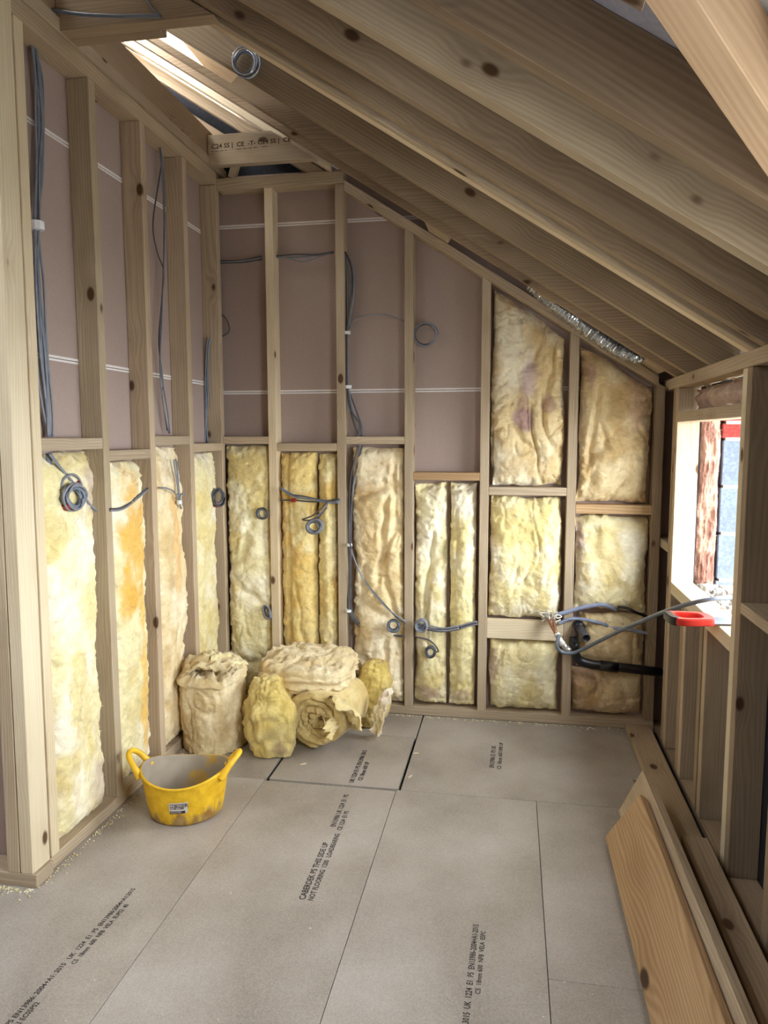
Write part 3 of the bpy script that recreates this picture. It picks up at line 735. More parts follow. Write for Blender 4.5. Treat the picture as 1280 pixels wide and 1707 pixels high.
batt('square lemon-yellow batt above the wide pale nogging', 'back', -0.1155, 0.276, 0.545, 1.190, LEMON, 28, bulge=0.035, folds=0.014, amp=0.018, rag=0.014, gap=(0.004, 0.014), fibres=1300)
batt('small pale batt at floor level below the wide nogging', 'back', -0.1155, 0.276, 0.055, 0.438, PALEY, 29, bulge=0.035, folds=0.016, amp=0.02, rag=0.016, gap=(0.012, 0.010), stains=[(-0.09, 0.3, 0.03, 0.12, PURP, 0.4)])
batt('buff wool batt in the top right bay of the back wall', 'back', 0.321, 0.688, 1.156, rk2, BUFF, 30, bulge=0.035, folds=0.024, amp=0.022, rag=0.016, gap=(0.004, 0.010),
     creases=[(0.40, 1.55, 0.25, 1.45, 0.03, 0.016)], stains=[(0.37, 1.80, 0.03, 0.10, PURP, 0.5), (0.6, 1.7, 0.07, 0.2, srgb(206, 172, 150), 0.5)], fibres=1300)
batt('cream batt above the two grey-blue pipes in the right bay', 'back', 0.321, 0.688, 0.600, 1.100, dict(PALEY, b=srgb(242, 236, 214)), 31, bulge=0.03, folds=0.014, amp=0.018, rag=0.016, stains=[(0.34, 0.98, 0.02, 0.12, PURP, 0.6)])
batt('brownish batt behind the waste pipes in the right bay', 'back', 0.321, 0.688, 0.300, 0.590, BUFF, 32, h0=-0.035, bulge=0.03, folds=0.022, amp=0.018, rag=0.014, gap=(0.03, 0.006))
batt('pinkish buff batt at floor level in the right bay, under the black pipe', 'back', 0.321, 0.688, 0.055, 0.290, dict(BUFF, a=srgb(212, 182, 148)), 33, h0=-0.03, bulge=0.03, folds=0.016, amp=0.016, rag=0.016)
# cavity and head of the window
batt('dark mauve wool stuffed over the window head', 'right', 2.575, 3.505, 1.608, 1.708, PINK, 34, h0=0.0, bulge=0.02, folds=0.03, amp=0.03, rag=0.012, fibres=500)

# ================================================================ LOOSE INSULATION ON THE FLOOR
def blob(name, label, center, size, pal, seed, rot=(0, 0, 0), power=0.75, amp=0.02, folds=0.02, fine=0.006, nu=150, nv=90, flat_floor=True, fibres=900, stains=(), fscale=6.0, aniso=(1, 1, 1), tex=None):
    """soft lump of wool: superellipsoid with folds"""
    th = np.linspace(-math.pi/2, math.pi/2, nv+1); ph = np.linspace(0, 2*math.pi, nu+1)[:-1]
    T, P = np.meshgrid(th, ph, indexing='ij')
    sp = lambda v, e: np.sign(v)*np.abs(v)**e
    D = np.stack([sp(np.cos(T), power)*sp(np.cos(P), power), sp(np.cos(T), power)*sp(np.sin(P), power), sp(np.sin(T), power)], -1)
    S = np.array(size)/2; X = D*S
    n = np.stack([np.cos(T)*np.cos(P)/S[0], np.cos(T)*np.sin(P)/S[1], np.sin(T)/S[2]], -1); n /= np.linalg.norm(n, axis=-1, keepdims=True)
    q = X*np.array(aniso)
    d = amp*fbm(q[..., 0]*fscale, q[..., 1]*fscale, q[..., 2]*fscale, seed, 4)*1.6
    rr = ridge(q[..., 0]*fscale*0.9+3, q[..., 1]*fscale*0.9, q[..., 2]*fscale*0.9, seed+20, 3)
    d = d - folds*sstep(0.3, 0.9, rr)
    d = d - 0.007*sstep(0.25, 1.0, ridge(q[..., 0]*22, q[..., 1]*22, q[..., 2]*22, seed+60, 2))
    d = d + fine*fbm(q[..., 0]*40, q[..., 1]*40, q[..., 2]*40, seed+40, 3)
    if tex is not None: d = d + tex(X)
    X = X + n*d[..., None]
    R = np.array(Matrix.Rotation(rot[2], 3, 'Z') @ Matrix.Rotation(rot[1], 3, 'Y') @ Matrix.Rotation(rot[0], 3, 'X'))
    W = X @ R.T + np.array(center)
    if flat_floor: W[..., 2] = np.where(W[..., 2] < 0.004, 0.004+0.0*W[..., 2], W[..., 2])
    col = wool_colour(W[..., 0], W[..., 1], W[..., 2], pal, seed)
    for (sx, sy, sz, r, c, k) in stains:
        e = ((W[..., 0]-sx)**2+(W[..., 1]-sy)**2+(W[..., 2]-sz)**2)/r**2
        m = k*sstep(1.3, 0.2, e+0.7*fbm(W[..., 0]*12, W[..., 1]*12, W[..., 2]*12, seed+9, 3)); col = col*(1-m)[..., None]+np.array(c)*m[..., None]
    V = W.reshape(-1, 3); F = []
    for i in range(nv):
        for k in range(nu):
            k2 = (k+1) % nu; F.append((i*nu+k, i*nu+k2, (i+1)*nu+k2, (i+1)*nu+k))
    return wool_object(name, V, F, col.reshape(-1, 3), label, fibres, seed)
TAN = dict(a=srgb(222, 204, 160), b=srgb(236, 222, 186), c=srgb(200, 174, 122))
STRAW = dict(a=srgb(214, 192, 132), b=srgb(226, 208, 154), c=srgb(196, 168, 100))
STRAWY = dict(a=srgb(212, 190, 112), b=srgb(222, 204, 138), c=srgb(190, 162, 84))

# standing roll: wrapped cylinder with a crumpled open top
def standing_roll(center, R, H, seed):
    nu, nv = 130, 74
    V = []; ph = np.linspace(0, 2*math.pi, nu+1)[:-1]
    zz = np.linspace(0, 1, nv+1)
    T, P = np.meshgrid(zz, ph, indexing='ij')
    z = T*H; rad = R*(1+0.035*np.sin(T*math.pi)) + 0.0*T
    x = np.cos(P); y = np.sin(P)
    rad = rad + 0.022*fbm(x*1.6, y*1.6, z*4, seed, 3) + 0.007*fbm(x*7, y*7, z*24, seed+5, 3)
    rad = rad - 0.012*sstep(0.5, 0.95, ridge(x*1.4, y*1.4, z*6+P*0.5, seed+8, 2))
    rad = rad + 0.016*sstep(0.86, 0.90, T)*sstep(1.0, 0.95, T) + 0.006*fbm(x*20, y*20, z*30, seed+12, 2)
    z = z + sstep(0.7, 1.0, T)*(0.030*fbm(x*1.7, y*1.7, None, seed+15, 3) + 0.03*(x*0.35+y*0.6))
    X = np.stack([x*rad, y*rad, z], -1)
    rows = [X]
    for f in (0.93, 0.84, 0.74, 0.63, 0.50, 0.36, 0.2, 0.06):   # crumpled top
        r = rad[-1]*f
        spiral = np.sin(P[-1]*1.0 + f*26)
        zt = z[-1] + 0.012*(1-f) + 0.012*spiral + 0.030*fbm(x[-1]*f*5, y[-1]*f*5, None, seed+30, 3) - 0.008*sstep(0.8, 0.1, f)
        rows.append(np.stack([x[-1]*r, y[-1]*r, zt], -1)[None])
    W = np.concatenate(rows, 0); n1 = W.shape[0]
    V = W.reshape(-1, 3)+np.array(center); F = []
    V[:, 2] = np.maximum(V[:, 2], 0.004)
    for i in range(n1-1):
        for k in range(nu):
            k2 = (k+1) % nu; F.append((i*nu+k, i*nu+k2, (i+1)*nu+k2, (i+1)*nu+k))
    F.append(tuple(range(nu-1, -1, -1))); F.append(tuple((n1-1)*nu+k for k in range(nu)))
    col = wool_colour(V[:, 0], V[:, 1], V[:, 2], TAN, seed)
    o = wool_object('insulation_roll', V, F, col, 'tall buff wool roll standing upright on the floor behind the yellow tub', 1500, seed)
    # loose folded layers lying over the top
    rng = random.Random(seed)
    for k, (dx, dy, ang, l, w, tilt) in enumerate([(-0.06, 0.0, 0.5, 0.20, 0.12, -0.25), (0.05, 0.03, 0.9, 0.20, 0.12, 0.28), (0.02, -0.07, 0.15, 0.22, 0.10, -0.08)]):
        sheet(o, (center[0]+dx, center[1]+dy, H+0.035+0.01*k), l, w, ang, tilt, TAN if k != 1 else PALEY, seed+50+k)
    return o
def sheet(parent, c, l, w, ang, tilt, pal, seed, th=0.022, name='folded_layer', roll=0.0):
    nu, nv = 40, 26
    A, B = np.meshgrid(np.linspace(-1, 1, nu+1), np.linspace(-1, 1, nv+1))
    edge = 1+0.10*fbm(A*3, B*3, None, seed, 3)
    x = A*l/2*edge; y = B*w/2*edge
    z = 0.018*fbm(A*2, B*2, None, seed+3, 3)*2 + 0.006*fbm(A*9, B*9, None, seed+6, 3) - 0.05*(A*A)*0.3 - 0.02*B*B
    top = np.stack([x, y, z+th/2*(1-0.6*np.maximum(A**4, B**4))], -1).reshape(-1, 3)
    bot = np.stack([x, y, z-th/2*(1-0.6*np.maximum(A**4, B**4))], -1).reshape(-1, 3)
    n = len(top); V = np.vstack([top, bot])
    R = Matrix.Rotation(ang, 3, 'Z') @ Matrix.Rotation(tilt, 3, 'Y') @ Matrix.Rotation(roll, 3, 'X')
    V = V @ np.array(R).T + np.array(c)
    idx = np.arange(n).reshape(nv+1, nu+1); F = []
    for i in range(nv):
        for k in range(nu):
            q = (int(idx[i, k]), int(idx[i, k+1]), int(idx[i+1, k+1]), int(idx[i+1, k]))
            F.append(q); F.append(tuple(v+n for v in q[::-1]))
    ring = np.concatenate([idx[0, :], idx[1:, -1], idx[-1, -2::-1], idx[-2:0, 0]]); m = len(ring)
    for i in range(m):
        a, b = int(ring[i]), int(ring[(i+1) % m]); F.append((a, a+n, b+n, b))
    col = wool_colour(V[:, 0], V[:, 1], V[:, 2], pal, seed)
    return wool_object(name, V, F, col, None, 0, seed, parent=parent)
standing_roll((-1.410, 3.25, 0.0), 0.148, 0.385, 101)

# rolled-up end-on spiral
def spiral_roll(center, R, depth, seed, squash=0.86, turns=3.6):
    ns, nw = 420, 30
    t = np.linspace(0, 1, ns+1)
    ang = 2*math.pi*turns*t + 0.9
    r = 0.012 + (R-0.028-0.012)*t**0.9
    r = r + 0.010*fbm(t*14, t*0, None, seed, 3)
    # section across the layer: closed loop (outer face, front rim, inner face, back rim)
    half = 0.026
    prof = []
    m = nw
    for k in range(m):
        a = 2*math.pi*k/m
        c, s_ = math.cos(a), math.sin(a)
        prof.append((half*np.sign(c)*abs(c)**0.7, np.sign(s_)*abs(s_)**0.35))   # radial, along the axis (-1 front)
    V = np.zeros((ns+1, m, 3)); 
    for k, (dr, ax) in enumerate(prof):
        yy = ax*depth/2
        front = 1.0 if ax < -0.5 else 0.0
        jag = front*(0.016*fbm(t*70, t*0+k*0.5, None, seed+3, 3) + 0.020*fbm(t*9, t*0, None, seed+6, 2) - 0.018*(1-t)**2)
        rr = r + dr*(1.0+0.25*fbm(t*30, t*0+k*0.3, None, seed+9, 2)) + 0.004*fbm(t*60, t*0+yy*30, None, seed+13, 3)
        rr = rr + 0.010*fbm(np.cos(ang)*2+0*t, np.sin(ang)*2, 0*t+yy*6, seed+15, 3)
        V[:, k, 0] = rr*np.cos(ang); V[:, k, 2] = rr*np.sin(ang)*squash; V[:, k, 1] = yy - jag
    W = V.reshape(-1, 3)
    W = W @ np.array(Matrix.Rotation(math.radians(-12), 3, 'Z')).T
    W = W + np.array(center); W[:, 2] = np.maximum(W[:, 2], 0.004)
    F = []
    for i in range(ns):
        for k in range(m):
            k2 = (k+1) % m; F.append((i*m+k, (i+1)*m+k, (i+1)*m+k2, i*m+k2))
    F.append(tuple(range(m))); F.append(tuple(ns*m+k for k in range(m-1, -1, -1)))
    col = wool_colour(W[:, 0], W[:, 1], W[:, 2], STRAW, seed)
    o = wool_object('insulation_roll', W, F, col, 'coiled straw-coloured wool roll lying end-on with its spiral showing', 2200, seed)
    return o
sr = spiral_roll((-0.862, 3.40, 0.158), 0.175, 0.34, 111)
sheet(sr, (-0.742, 3.235, 0.225), 0.20, 0.17, 0.25, 0.75, STRAW, 171, 0.02, 'torn_flap', -0.35)
sheet(sr, (-0.80, 3.205, 0.16), 0.075, 0.15, 0.2, 1.15, STRAW, 172, 0.016, 'torn_flap', 0.0)
sheet(sr, (-0.628, 3.42, 0.15), 0.24, 0.05, 0.2, -1.25, dict(PALEY, a=srgb(226, 200, 180)), 173, 0.014, 'loose_strip', 0.2)
blob('insulation_offcut', 'slumped mustard-yellow wool bundle between the standing roll and the coiled roll', (-1.112, 3.25, 0.165), (0.255, 0.30, 0.42), STRAWY, 121, rot=(0.16, -0.02, 0.35), power=0.62, amp=0.030, folds=0.012,
     tex=lambda X: -0.016*sstep(0.35, 1.0, ridge(X[..., 0]*13+X[..., 2]*2, X[..., 1]*13, X[..., 2]*2.4, 77, 2)) - 0.05*sstep(0.02, 0.20, X[..., 2])*sstep(0.0, 0.12, X[..., 0]),
     stains=[(-1.035, 3.10, 0.06, 0.055, srgb(112, 76, 78), 0.8)], fibres=900)
sh = blob('insulation_offcut', 'thick layered tan wool slab lying on top of the coiled roll', (-0.995, 3.47, 0.340), (0.50, 0.42, 0.15), TAN, 122, rot=(0.10, 0.02, -0.06), power=0.62, amp=0.022, folds=0.018, fine=0.010, fibres=1800, flat_floor=False,
     tex=lambda X: 0.008*np.sin(X[..., 2]*150+2*fbm(X[..., 0]*6, X[..., 1]*6, None, 5, 3)), fscale=8)
blob('insulation_offcut', 'upright rounded wool offcut behind the right end of the coiled roll', (-0.690, 3.60, 0.165), (0.19, 0.17, 0.39), STRAWY, 123, rot=(0.05, 0.12, 0.2), power=0.8, amp=0.014, folds=0.010, fibres=600)

# ================================================================ BUILDER'S TUB
def tub():
    root = empty('builders_tub', (-1.268, 2.620, 0), label="yellow oval builder's tub with two looped handles and a dirt-streaked side", cat='tub')
    m, nt, p = new_mat('stained_yellow_plastic', 0.5, 0.4); L = nt.links
    tc = N(nt, 'ShaderNodeTexCoord'); sep = N(nt, 'ShaderNodeSeparateXYZ'); L.new(tc.outputs['Object'], sep.inputs[0])
    mp = N(nt, 'ShaderNodeMapping'); mp.inputs['Scale'].default_value = (16, 16, 5); L.new(tc.outputs['Object'], mp.inputs[0])
    a = N(nt, 'ShaderNodeTexNoise'); a.inputs['Scale'].default_value = 1; a.inputs['Detail'].default_value = 6; L.new(mp.outputs[0], a.inputs[0])
    low = N(nt, 'ShaderNodeMapRange'); L.new(sep.outputs[2], low.inputs[0]); low.inputs[1].default_value = 0.10; low.inputs[2].default_value = 0.0; low.inputs[3].default_value = -0.12; low.inputs[4].default_value = 0.20
    f = math_n(nt, 'ADD', a.outputs[0], low.outputs[0])
    dirt = ramp(nt, [(0.53, (0, 0, 0)), (0.62, (1, 1, 1))], f)
    b = N(nt, 'ShaderNodeTexNoise'); b.inputs['Scale'].default_value = 30; b.inputs['Detail'].default_value = 5; L.new(tc.outputs['Object'], b.inputs[0])
    dc = ramp(nt, [(0.35, srgb(128, 84, 46)), (0.65, srgb(150, 128, 96))], b.outputs[0])
    yc = ramp(nt, [(0.3, srgb(206, 158, 22)), (0.7, srgb(236, 192, 40))], b.outputs[0])
    L.new(mixc(nt, yc, dc, math_n(nt, 'MULTIPLY', N_bw(nt, dirt), 0.8)), p.inputs['Base Color'])
    mi, nt, p = new_mat('cement_dusted_inside', 0.85, 0.2); L = nt.links
    tc = N(nt, 'ShaderNodeTexCoord'); a = N(nt, 'ShaderNodeTexNoise'); a.inputs['Scale'].default_value = 9; a.inputs['Detail'].default_value = 6; L.new(tc.outputs['Object'], a.inputs[0])
    L.new(ramp(nt, [(0.36, srgb(150, 138, 122)), (0.58, srgb(166, 154, 136)), (0.66, srgb(196, 160, 84))], a.outputs[0]), p.inputs['Base Color'])
    yh = plain('yellow_plastic', srgb(238, 190, 44), 0.45)
    seg = 56; sx, sy = 1.06, 0.95
    def ring(r, z, dip=0.0):
        out = []
        for k in range(seg):
            a = 2*math.pi*k/seg
            lift = dip*math.cos(2*a)           # rim rises towards the handles
            out.append((r*sx*math.cos(a)*(1+0.012*math.sin(3*a+1)), r*sy*math.sin(a), z+lift))
        return out
    def shell(name, rows, mat, capb=False, capt=False):
        V = [v for r in rows for v in r]; F = []
        for i in range(len(rows)-1):
            for k in range(seg):
                k2 = (k+1) % seg; F.append((i*seg+k, i*seg+k2, (i+1)*seg+k2, (i+1)*seg+k))
        if capb: F.append(tuple(range(seg-1, -1, -1)))
        if capt: F.append(tuple((len(rows)-1)*seg+k for k in range(seg)))
        return link(name, mesh_from(name, V, F, True), mat, root)
    prof = [(0.118, 0.0), (0.128, 0.003), (0.135, 0.012), (0.142, 0.05), (0.150, 0.10), (0.158, 0.145), (0.163, 0.172)]
    dips = [0, 0, 0, 0.001, 0.005, 0.011, 0.015]
    shell('outer_wall', [ring(r, z, d) for (r, z), d in zip(prof, dips)], m, capb=True)
    inn = [(0.163, 0.172, 0.015), (0.167, 0.176, 0.0155), (0.166, 0.182, 0.016), (0.159, 0.183, 0.016)]
    shell('rim', [ring(*q) for q in inn], m)
    inside = [(0.159, 0.183, 0.016), (0.154, 0.172, 0.015), (0.146, 0.12, 0.006), (0.136, 0.05, 0.001), (0.128, 0.012, 0), (0.115, 0.008, 0)]
    shell('inside', [ring(*q) for q in inside], mi, capt=True)
    for sgn in (1, -1):
        x0 = sgn*0.170; pts = []
        base = [(x0-sgn*0.012, -0.062, 0.165), (x0+sgn*0.004, -0.056, 0.190), (x0+sgn*0.026, -0.046, 0.220), (x0+sgn*0.044, -0.026, 0.240), (x0+sgn*0.050, 0.0, 0.245),
                (x0+sgn*0.044, 0.026, 0.240), (x0+sgn*0.026, 0.046, 0.220), (x0+sgn*0.004, 0.056, 0.190), (x0-sgn*0.012, 0.062, 0.165)]
        r = [0.016, 0.0135, 0.0115, 0.0105, 0.0105, 0.0105, 0.0115, 0.0135, 0.016]
        P = smooth_path(base, 6); rr = np.interp(np.linspace(0, 8, len(P)), range(9), r)
        V, F = tube_data(P, list(rr), 10)
        h = link('handle', mesh_from('handle', V, F, True), yh, root)
        V2 = []
        web = [(x0-sgn*0.010, -0.066, 0.150), (x0-sgn*0.010, 0.066, 0.150), (x0+sgn*0.010, 0.050, 0.196), (x0+sgn*0.010, -0.050, 0.196)]
    # paper label wrapped round the side facing the room
    def side_pt(a, z, d=0.0008):
        t = (z-0.05)/0.05; r = 0.142+0.008*t+d
        return Vector((r*sx*math.cos(a), r*sy*math.sin(a), z+0.003*math.cos(2*a)))
    def patch(name, a0, a1, z0, z1, mat, d, skew=0.0, n=12):
        V = []; 
        for i in range(n+1):
            a = a0+(a1-a0)*i/n
            for z in (z0, z1): V.append(side_pt(a, z+skew*i/n, d))
        F = [(2*i, 2*i+2, 2*i+3, 2*i+1) for i in range(n)]
        return link(name, mesh_from(name, V, F, True), mat, root)
    PAP = plain('label_paper', srgb(212, 206, 198), 0.7); BLK = plain('label_black', srgb(44, 38, 44), 0.6); GRY = plain('label_grey', srgb(116, 104, 100), 0.6)
    A0, A1 = -1.72, -1.27
    patch('label', A0, A1, 0.062, 0.108, PAP, 0.0010, 0.004)
    patch('label_band', A0+0.01, A1-0.06, 0.062, 0.0735, BLK, 0.0016, 0.003)
    patch('label_box', A0+0.03, A1-0.09, 0.080, 0.104, GRY, 0.0016, 0.003)
    def letters(text, a, z, size, mat, squash=1.0):
        tmp = lettering('label_print', text, size, (0, 0, 0), (1, 0, 0), (0, 1, 0), mat, None)
        me = tmp.data
        for v in me.vertices:
            aa = a + v.co.x*squash/0.150; v.co = side_pt(aa, z+v.co.y+0.004*(aa-A0)/(A1-A0), 0.0024)
        tmp.parent = root
        for pl in me.polygons: pl.use_smooth = False
        return tmp
    letters('RS  YO', A0+0.04, 0.0925, 0.012, PAP, 1.2); letters('IIZ  IEA', A0+0.045, 0.0815, 0.010, PAP, 1.1); letters('R', A1-0.08, 0.088, 0.022, BLK); letters('INSULATED', A0+0.03, 0.0655, 0.007, PAP, 1.1)
    root.rotation_euler = (0, 0, math.radians(9))
    return root
def N_bw(nt, c):
    n = N(nt, 'ShaderNodeRGBToBW'); nt.links.new(c, n.inputs[0]); return n.outputs[0]
tub()

# ================================================================ TIMBERS LYING BY THE RIGHT WALL
def lone(name, label, cat='timber'):
    e = empty(name, label=label, cat=cat); return e
o = block('timber_plank', (0.592, 0.9, 0.008), (0.706, 3.735, 0.045), PINE_SHADE, None, 0.002); tag(o, 'long flat timber on the floor tight along the foot of the right wall', 'timber')
o = block('timber_plank', (0.612, 0.7, 0.0455), (0.700, 2.60, 0.088), PINE_SHADE, None, 0.002); tag(o, 'second timber stacked flat on the long timber along the right wall', 'timber')
def leaning(label, foot0, foot1, rise, run, th, mat, name='timber_plank'):
    f0, f1 = Vector(foot0), Vector(foot1); w = Vector((run, 0, rise)); W = w.length
    ax = (f1-f0).normalized(); wn = (w - ax*w.dot(ax)).normalized(); nn = ax.cross(wn).normalized()
    if nn.x < 0: nn = -nn
    c0 = f0 + wn*W/2 + nn*th/2; c1 = f1 + wn*W/2 + nn*th/2
    dz = max(0, 0.002 - min((c0-wn*W/2-nn*th/2).z, (c0-wn*W/2+nn*th/2).z))
    c0.z += dz; c1.z += dz
    o = board(name, c0, c1, W, th, wn, mat, None, 0.003); return tag(o, label, 'timber')
leaning('grey-brown plank leaning behind the knotty front plank', (0.455, 0.8, 0), (0.437, 2.87, 0), 0.178, 0.085, 0.040, PINE)
leaning('wide orange knotty plank leaning in front, nearest the middle of the floor', (0.372, 0.95, 0), (0.362, 2.668, 0), 0.176, 0.118, 0.034, PINE_WARM)

# ================================================================ CABLES, PIPES, SAW
def wires(label, cat, paths, r, mats, name='cable_run', group=None, seg=6):
    """several grey cables running together: one thing, a part per cable"""
    e = empty(name, paths[0][0], label=label, cat=cat, group=group)
    off = Vector(e.location)
    for i, p in enumerate(paths):
        q = [Vector(v)-off for v in p]
        tube('cable', q, r, mats[i % len(mats)], e, seg, 6)
    return e
def band(parent, p, axis, r, h, mat, nm='cable_clip'):
    p = Vector(p); a = Vector(axis).normalized()*h/2; off = Vector(parent.location)
    V, F = tube_data([p-a-off, p+a-off], r, 10); return link(nm, mesh_from(nm, V, F, False), mat, parent)
def bundle(pts, n, spread, seed, normal, wob=0.006):
    """n roughly parallel copies of a path"""
    rng = random.Random(seed); P = [Vector(p) for p in pts]; nrm_ = Vector(normal).normalized(); out = []
    for k in range(n):
        o = (k-(n-1)/2)*spread
        q = []
        for i, p in enumerate(P):
            t = (P[min(i+1, len(P)-1)]-P[max(i-1, 0)]).normalized(); s = t.cross(nrm_)
            j = 0 if i in (0, len(P)-1) else rng.uniform(-wob, wob)
            q.append(p + s*(o*(1.0)+j) + nrm_*(rng.uniform(0, wob*0.9)))
        out.append(q)
    return out
def coil_path(c, ex, ey, r, turns, seed, jitter=0.10, ez=None, lead_in=(), lead_out=(), start=0.0):
    rng = random.Random(seed); ex = Vector(ex); ey = Vector(ey); ez = ex.cross(ey).normalized()
    pts = [Vector(p) for p in lead_in]; n = 10
    rad = [r*(1+rng.uniform(-jitter, jitter)) for _ in range(int(turns)+2)]
    cx_ = [(rng.uniform(-jitter, jitter)*r*0.7, rng.uniform(-jitter, jitter)*r*0.7) for _ in range(int(turns)+2)]
    for i in range(int(turns*n)+1):
        a = start+2*math.pi*i/n; f = i/n; k = int(f); w = f-k
        rr = rad[k]*(1-w)+rad[k+1]*w; ox = cx_[k][0]*(1-w)+cx_[k+1][0]*w; oy = cx_[k][1]*(1-w)+cx_[k+1][1]*w
        pts.append(Vector(c)+ex*(math.cos(a)*rr+ox)+ey*(math.sin(a)*rr+oy)+ez*(0.006*math.sin(i*0.9)+0.003*k))
    return pts + [Vector(p) for p in lead_out]
NB = (0, -1, 0); NL = (1, 0, 0)
# left wall, first bay, upper
w = wires('thick bundle of grey cables hanging down the first bay of the left wall', 'cable',
    bundle([(-1.618, 2.376, 2.843), (-1.618, 2.389, 2.734), (-1.618, 2.389, 2.579), (-1.618, 2.371, 2.395), (-1.618, 2.348, 2.226), (-1.618, 2.338, 2.028), (-1.618, 2.347, 1.806), (-1.618, 2.357, 1.599), (-1.618, 2.359, 1.498)], 5, 0.008, 1, NL, 0.010) +
    [[(-1.618, 2.382, 2.842), (-1.618, 2.421, 2.730), (-1.618, 2.416, 2.590), (-1.618, 2.393, 2.383), (-1.618, 2.354, 2.228), (-1.618, 2.343, 1.928), (-1.618, 2.357, 1.683), (-1.618, 2.362, 1.498)], [(-1.618, 2.372, 2.838), (-1.618, 2.392, 2.697), (-1.618, 2.391, 2.521), (-1.618, 2.354, 2.228), (-1.618, 2.319, 2.024), (-1.618, 2.315, 1.823), (-1.618, 2.322, 1.660), (-1.618, 2.356, 1.502)]], 0.0042, [CABLE, CABLE2, CABLE, CABLE2])
band(w, [(-1.615, 2.343, 2.216)][0], (0, 0, 1), 0.027, 0.028, CLIP)
# first bay, lower: down to the coil
w = wires('grey cables dropping under the first nogging to a red-taped coil', 'cable',
    bundle([(-1.575, 2.289, 1.443), (-1.575, 2.298, 1.395), (-1.575, 2.321, 1.348), (-1.575, 2.351, 1.320)], 4, 0.007, 2, NL, 0.004) + [[(-1.555, 2.266, 1.439), (-1.555, 2.323, 1.390), (-1.555, 2.383, 1.344), (-1.555, 2.432, 1.308), (-1.555, 2.489, 1.252), (-1.555, 2.535, 1.221)], [(-1.558, 2.277, 1.439), (-1.558, 2.337, 1.385), (-1.558, 2.398, 1.337), (-1.558, 2.443, 1.301), (-1.558, 2.501, 1.242), (-1.558, 2.544, 1.215)],
     [(-1.548, 2.314, 1.323), (-1.548, 2.333, 1.351), (-1.548, 2.381, 1.364), (-1.548, 2.420, 1.349), (-1.548, 2.440, 1.314)]], 0.0042, [CABLE, CABLE2])
band(w, [(-1.549, 2.416, 1.325)][0], [(-1.549, 2.441, 1.301)][0] and (0, 0.02, -0.02), 0.012, 0.018, REDTAPE, 'red_tape')
def coil(label, wall, center, r, turns, seed, sq=1.0, lead=(), tape=None, mats=(CABLE, CABLE2), tilt=0.0, rr=0.0042, cat='cable', ez_tilt=0.0, jitter=0.26, group=None, startang=0.0):
    e = empty('cable_coil', center, label=label, cat=cat, group=group); off = Vector(center)
    if wall == 'back': ex, ey = Vector((sq*math.cos(ez_tilt), -sq*math.sin(ez_tilt), 0)), Vector((0, 0, 1))
    elif wall == 'left': ex, ey = Vector((sq*math.sin(ez_tilt), sq*math.cos(ez_tilt), 0)), Vector((0, 0, 1))
    elif wall == 'rafter': ex, ey = Vector((0.85, 0, -0.5)), Vector((0.45, 0, 0.85))
    rt_ = Matrix.Rotation(tilt, 3, ex.cross(ey)); ex = rt_ @ ex; ey = rt_ @ ey
    P = coil_path((0, 0, 0), ex, ey, r, turns, seed, jitter, start=startang, lead_in=[Vector(p)-off for p in lead])
    tube('cable', P, rr, mats[0], e, 6, 3)
    P2 = coil_path((0, 0, 0), ex, ey, r*0.88, turns*0.7, seed+5, jitter)
    tube('cable', P2, rr, mats[1], e, 6, 3)
    if tape is not None:
        a = tape; p = ex*r*0.95*math.cos(a)+ey*r*0.95*math.sin(a); t = -ex*math.sin(a)+ey*math.cos(a)
        V, F = tube_data([p-t*0.011, p+t*0.011], 0.016, 10); link('red_tape', mesh_from('red_tape', V, F), REDTAPE, e)
    return e
coil('round grey cable coil with red tape on the first left batt', 'left', [(-1.535, 2.358, 1.284)][0], 0.042, 6, 11, 1.25, tape=3.8)
# second bay: single sagging cable
wires('dark cable sagging across the golden second batt of the left wall', 'cable', bundle([(-1.545, 2.619, 1.213), (-1.545, 2.690, 1.208), (-1.545, 2.766, 1.223), (-1.545, 2.837, 1.246), (-1.545, 2.921, 1.273)], 2, 0.007, 3, NL, 0.003), 0.0042, [CABLE3, CABLE])
# third bay upper
wires('thin pair of cables hanging in the third bay of the left wall', 'cable',
    [[(-1.612, 3.280, 2.819), (-1.612, 3.279, 2.726), (-1.612, 3.185, 2.461), (-1.612, 3.216, 2.337), (-1.612, 3.275, 2.256), (-1.612, 3.232, 2.071), (-1.612, 3.203, 1.918), (-1.612, 3.232, 1.742), (-1.612, 3.217, 1.700), (-1.612, 3.259, 1.525)], [(-1.600, 3.255, 2.815), (-1.600, 3.280, 2.673), (-1.600, 3.267, 2.402), (-1.600, 3.220, 2.069), (-1.600, 3.186, 1.848), (-1.600, 3.198, 1.767), (-1.600, 3.246, 1.603), (-1.600, 3.259, 1.513)], [(-1.605, 3.260, 2.816), (-1.605, 3.279, 2.593), (-1.605, 3.265, 2.321), (-1.605, 3.204, 1.959), (-1.605, 3.194, 1.740), (-1.605, 3.236, 1.575), (-1.605, 3.263, 1.513)]], 0.0034, [CABLE3, CABLE2, CABLE])
wires('cables meeting at a white clip on the third left batt', 'cable',
    [[(-1.545, 3.180, 1.391), (-1.545, 3.194, 1.324), (-1.545, 3.214, 1.252), (-1.545, 3.223, 1.203)], [(-1.545, 3.199, 1.393), (-1.545, 3.213, 1.323), (-1.545, 3.221, 1.252), (-1.545, 3.233, 1.162)], [(-1.540, 3.021, 1.271), (-1.540, 3.089, 1.264), (-1.540, 3.160, 1.242), (-1.540, 3.206, 1.199), (-1.540, 3.229, 1.157)], [(-1.540, 3.272, 1.222), (-1.540, 3.234, 1.225), (-1.540, 3.213, 1.204)]], 0.0040, [CABLE, CABLE2])
